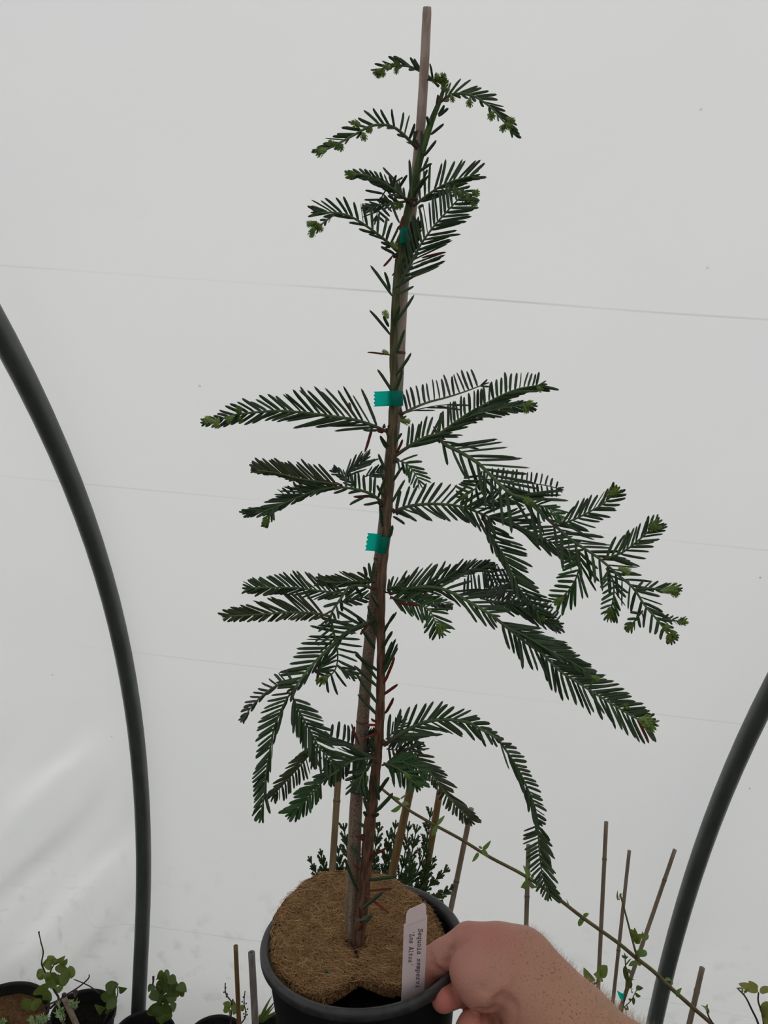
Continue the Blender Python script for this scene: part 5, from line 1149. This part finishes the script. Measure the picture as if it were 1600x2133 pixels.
leaves_px(shoot_root, zz32([(755, 310, 682, 355, 32), (745, 275, 697, 250, 26), (750, 270, 795, 235, 12), (760, 300, 808, 300, 28), (995, 440, 1045, 380, 26), (990, 445, 958, 520, 34), (1300, 605, 1352, 548, 28), (1270, 628, 1228, 690, 26), (1290, 610, 1335, 655, 36), (1295, 600, 1270, 585, 16), (1600, 800, 1572, 715, 40), (1590, 810, 1556, 862, 36), (1610, 815, 1660, 850, 36), (1620, 810, 1640, 760, 20)], 600, 1580), 1.125, M_LEAF_LIGHT, jit=.004)
leaves_px(shoot_root, zz32([(375, 735, 335, 800, 34), (370, 730, 405, 712, 26), (910, 1160, 965, 1185, 30), (990, 1260, 1022, 1210, 30), (985, 1240, 1000, 1265, 20), (725, 1040, 670, 1060, 34), (730, 1040, 760, 1048, 34), (720, 980, 800, 975, 46), (735, 985, 750, 945, 36), (610, 610, 595, 565, 16), (615, 612, 625, 575, 16), (608, 615, 590, 600, 14), (266, 662, 258, 622, 10)], 1100, 1680), 1.17, M_LEAF_LIGHT, jit=.004)
leaves_px(shoot_root, zz32([(700, 870, 690, 815, 26), (720, 905, 710, 808, 34), (715, 900, 758, 850, 40), (720, 915, 730, 870, 40), (770, 880, 805, 858, 28), (760, 880, 762, 835, 20)], 1100, 1680), 1.18, M_LEAF, jit=.004)
pS = nursery_pot(0, 0, .07, 'black pot of the long leafy shoot, beyond the lower right of the held pot', M_SOIL, .19, xy=(gnd[0], 1.26))
# twiggy plant in front of the slanted cane, with a teal tape scrap
WT = 1.385
tp_ = empty('twining_plant', at(1296, 2105, WT), 'thin twining plant with dark narrow leaves on the most slanted cane', 'plant')
stem_px(tp_, zp([(645, 985), (650, 1060), (655, 1150), (648, 1250), (635, 1330), (620, 1420)], 3.2, 1100, 1680), WT, 2.5, 3.5, M_TWIG_OLIVE)
stem_px(tp_, zp([(740, 1195), (710, 1250), (690, 1290), (640, 1340)], 3.2, 1100, 1680), WT, 1.6, 2.2, M_TWIG_OLIVE, 'twig')
leaves_px(tp_, zz32([(650, 1060, 665, 1180, 32), (655, 1090, 672, 1150, 30), (660, 1150, 688, 1215, 36), (645, 1010, 625, 990, 14), (645, 1010, 668, 1000, 12), (645, 1020, 642, 975, 12), (650, 1060, 692, 1010, 8), (725, 1215, 768, 1210, 24), (725, 1225, 740, 1190, 22), (715, 1250, 752, 1265, 22), (700, 1270, 705, 1325, 20), (690, 1290, 670, 1280, 16), (640, 1330, 662, 1325, 16), (665, 1170, 712, 1152, 8), (700, 1240, 695, 1215, 14)], 1100, 1680), WT, M_LEAF_DARK, jit=.006)
a, c, d, e_ = [at(*q, WT - .01) for q in zp([(592, 1228), (640, 1252), (630, 1300), (612, 1280)], 3.2, 1100, 1680)]
o = obj('tie_tape', ([a, c, d, e_] + [q + np.array([0, .0006, 0]) for q in (a, c, d, e_)], [(0, 1, 2, 3), (7, 6, 5, 4), (0, 4, 5, 1), (1, 5, 6, 2), (2, 6, 7, 3), (3, 7, 4, 0)]), M_TAPE, loc=d, smooth=False)
tag(o, 'small teal tape scrap on the slanted cane, just above the forearm', 'tie')
# leaves above the forearm
WU = 1.30
up_ = empty('broad_leaved_seedling', at(1238, 2075, WU), 'seedling with two broad pointed green leaves, showing above the hairy forearm', 'seedling')
stem_px(up_, zp([(480, 1130), (455, 1180), (440, 1200), (430, 1500)], 3.2, 1100, 1680), WU, 3, 4, M_TWIG_OLIVE)
stem_px(up_, zp([(420, 1165), (440, 1190), (450, 1215)], 3.2, 1100, 1680), WU, 2.5, 3, M_TWIG_OLIVE, 'twig')
leaves_px(up_, zz32([(428, 1170, 373, 1080, 56), (480, 1130, 528, 1060, 64), (490, 1125, 452, 1135, 60), (480, 1135, 470, 1100, 46)], 1100, 1680), WU, M_LEAF, jit=.004)
pU = nursery_pot(0, 0, .06, 'black pot standing below the forearm under the broad-leaved seedling', M_SOIL, .18, xy=(at(1235, 2150, WU)[0], WU))
# yellow-green shrub at the lower right
WY = 1.18
yb = empty('yellow_shrub', at(1585, 2180, WY), 'yellow-green leaved shrub on thin red-brown stems, cut off by the lower right corner', 'shrub')
stem_px(yb, zp([(1400, 1215), (1450, 1270), (1490, 1350), (1535, 1450), (1560, 1600)], 3.2, 1100, 1680), WY, 3, 5, M_TWIG)
stem_px(yb, zp([(1537, 1240), (1535, 1300), (1560, 1380), (1575, 1480), (1580, 1600)], 3.2, 1100, 1680), WY, 3, 5, M_TWIG, 'twig')
stem_px(yb, zp([(1190, 1350), (1205, 1400), (1235, 1450), (1300, 1560)], 3.2, 1100, 1680), WY, 3, 4, M_TWIG, 'twig')
leaves_px(yb, zz32([(1535, 1230, 1402, 1180, 46), (1530, 1215, 1470, 1162, 40), (1545, 1235, 1640, 1215, 40), (1570, 1400, 1640, 1320, 60), (1570, 1440, 1640, 1400, 70), (1600, 1300, 1570, 1400, 50)], 1100, 1680), WY, M_LEAF_YELLOW, jit=.004)
leaves_px(yb, zz32([(1440, 1240, 1390, 1208, 14), (1440, 1240, 1475, 1205, 14), (1445, 1245, 1430, 1215, 14), (1185, 1370, 1162, 1325, 16), (1190, 1360, 1196, 1318, 16), (1200, 1380, 1198, 1340, 16)], 1100, 1680), WY, M_LEAF, jit=.004)
gY = np.array([at(1570, 2180, WY)[0] + .03, WY, .16])
obj('stem', tube(smooth_path([at(*zp([(1570, 1600)], 3.2, 1100, 1680)[0], WY), (at(1590, 2180, WY) + gY) / 2, gY], 5), .002, 7), M_TWIG, yb)
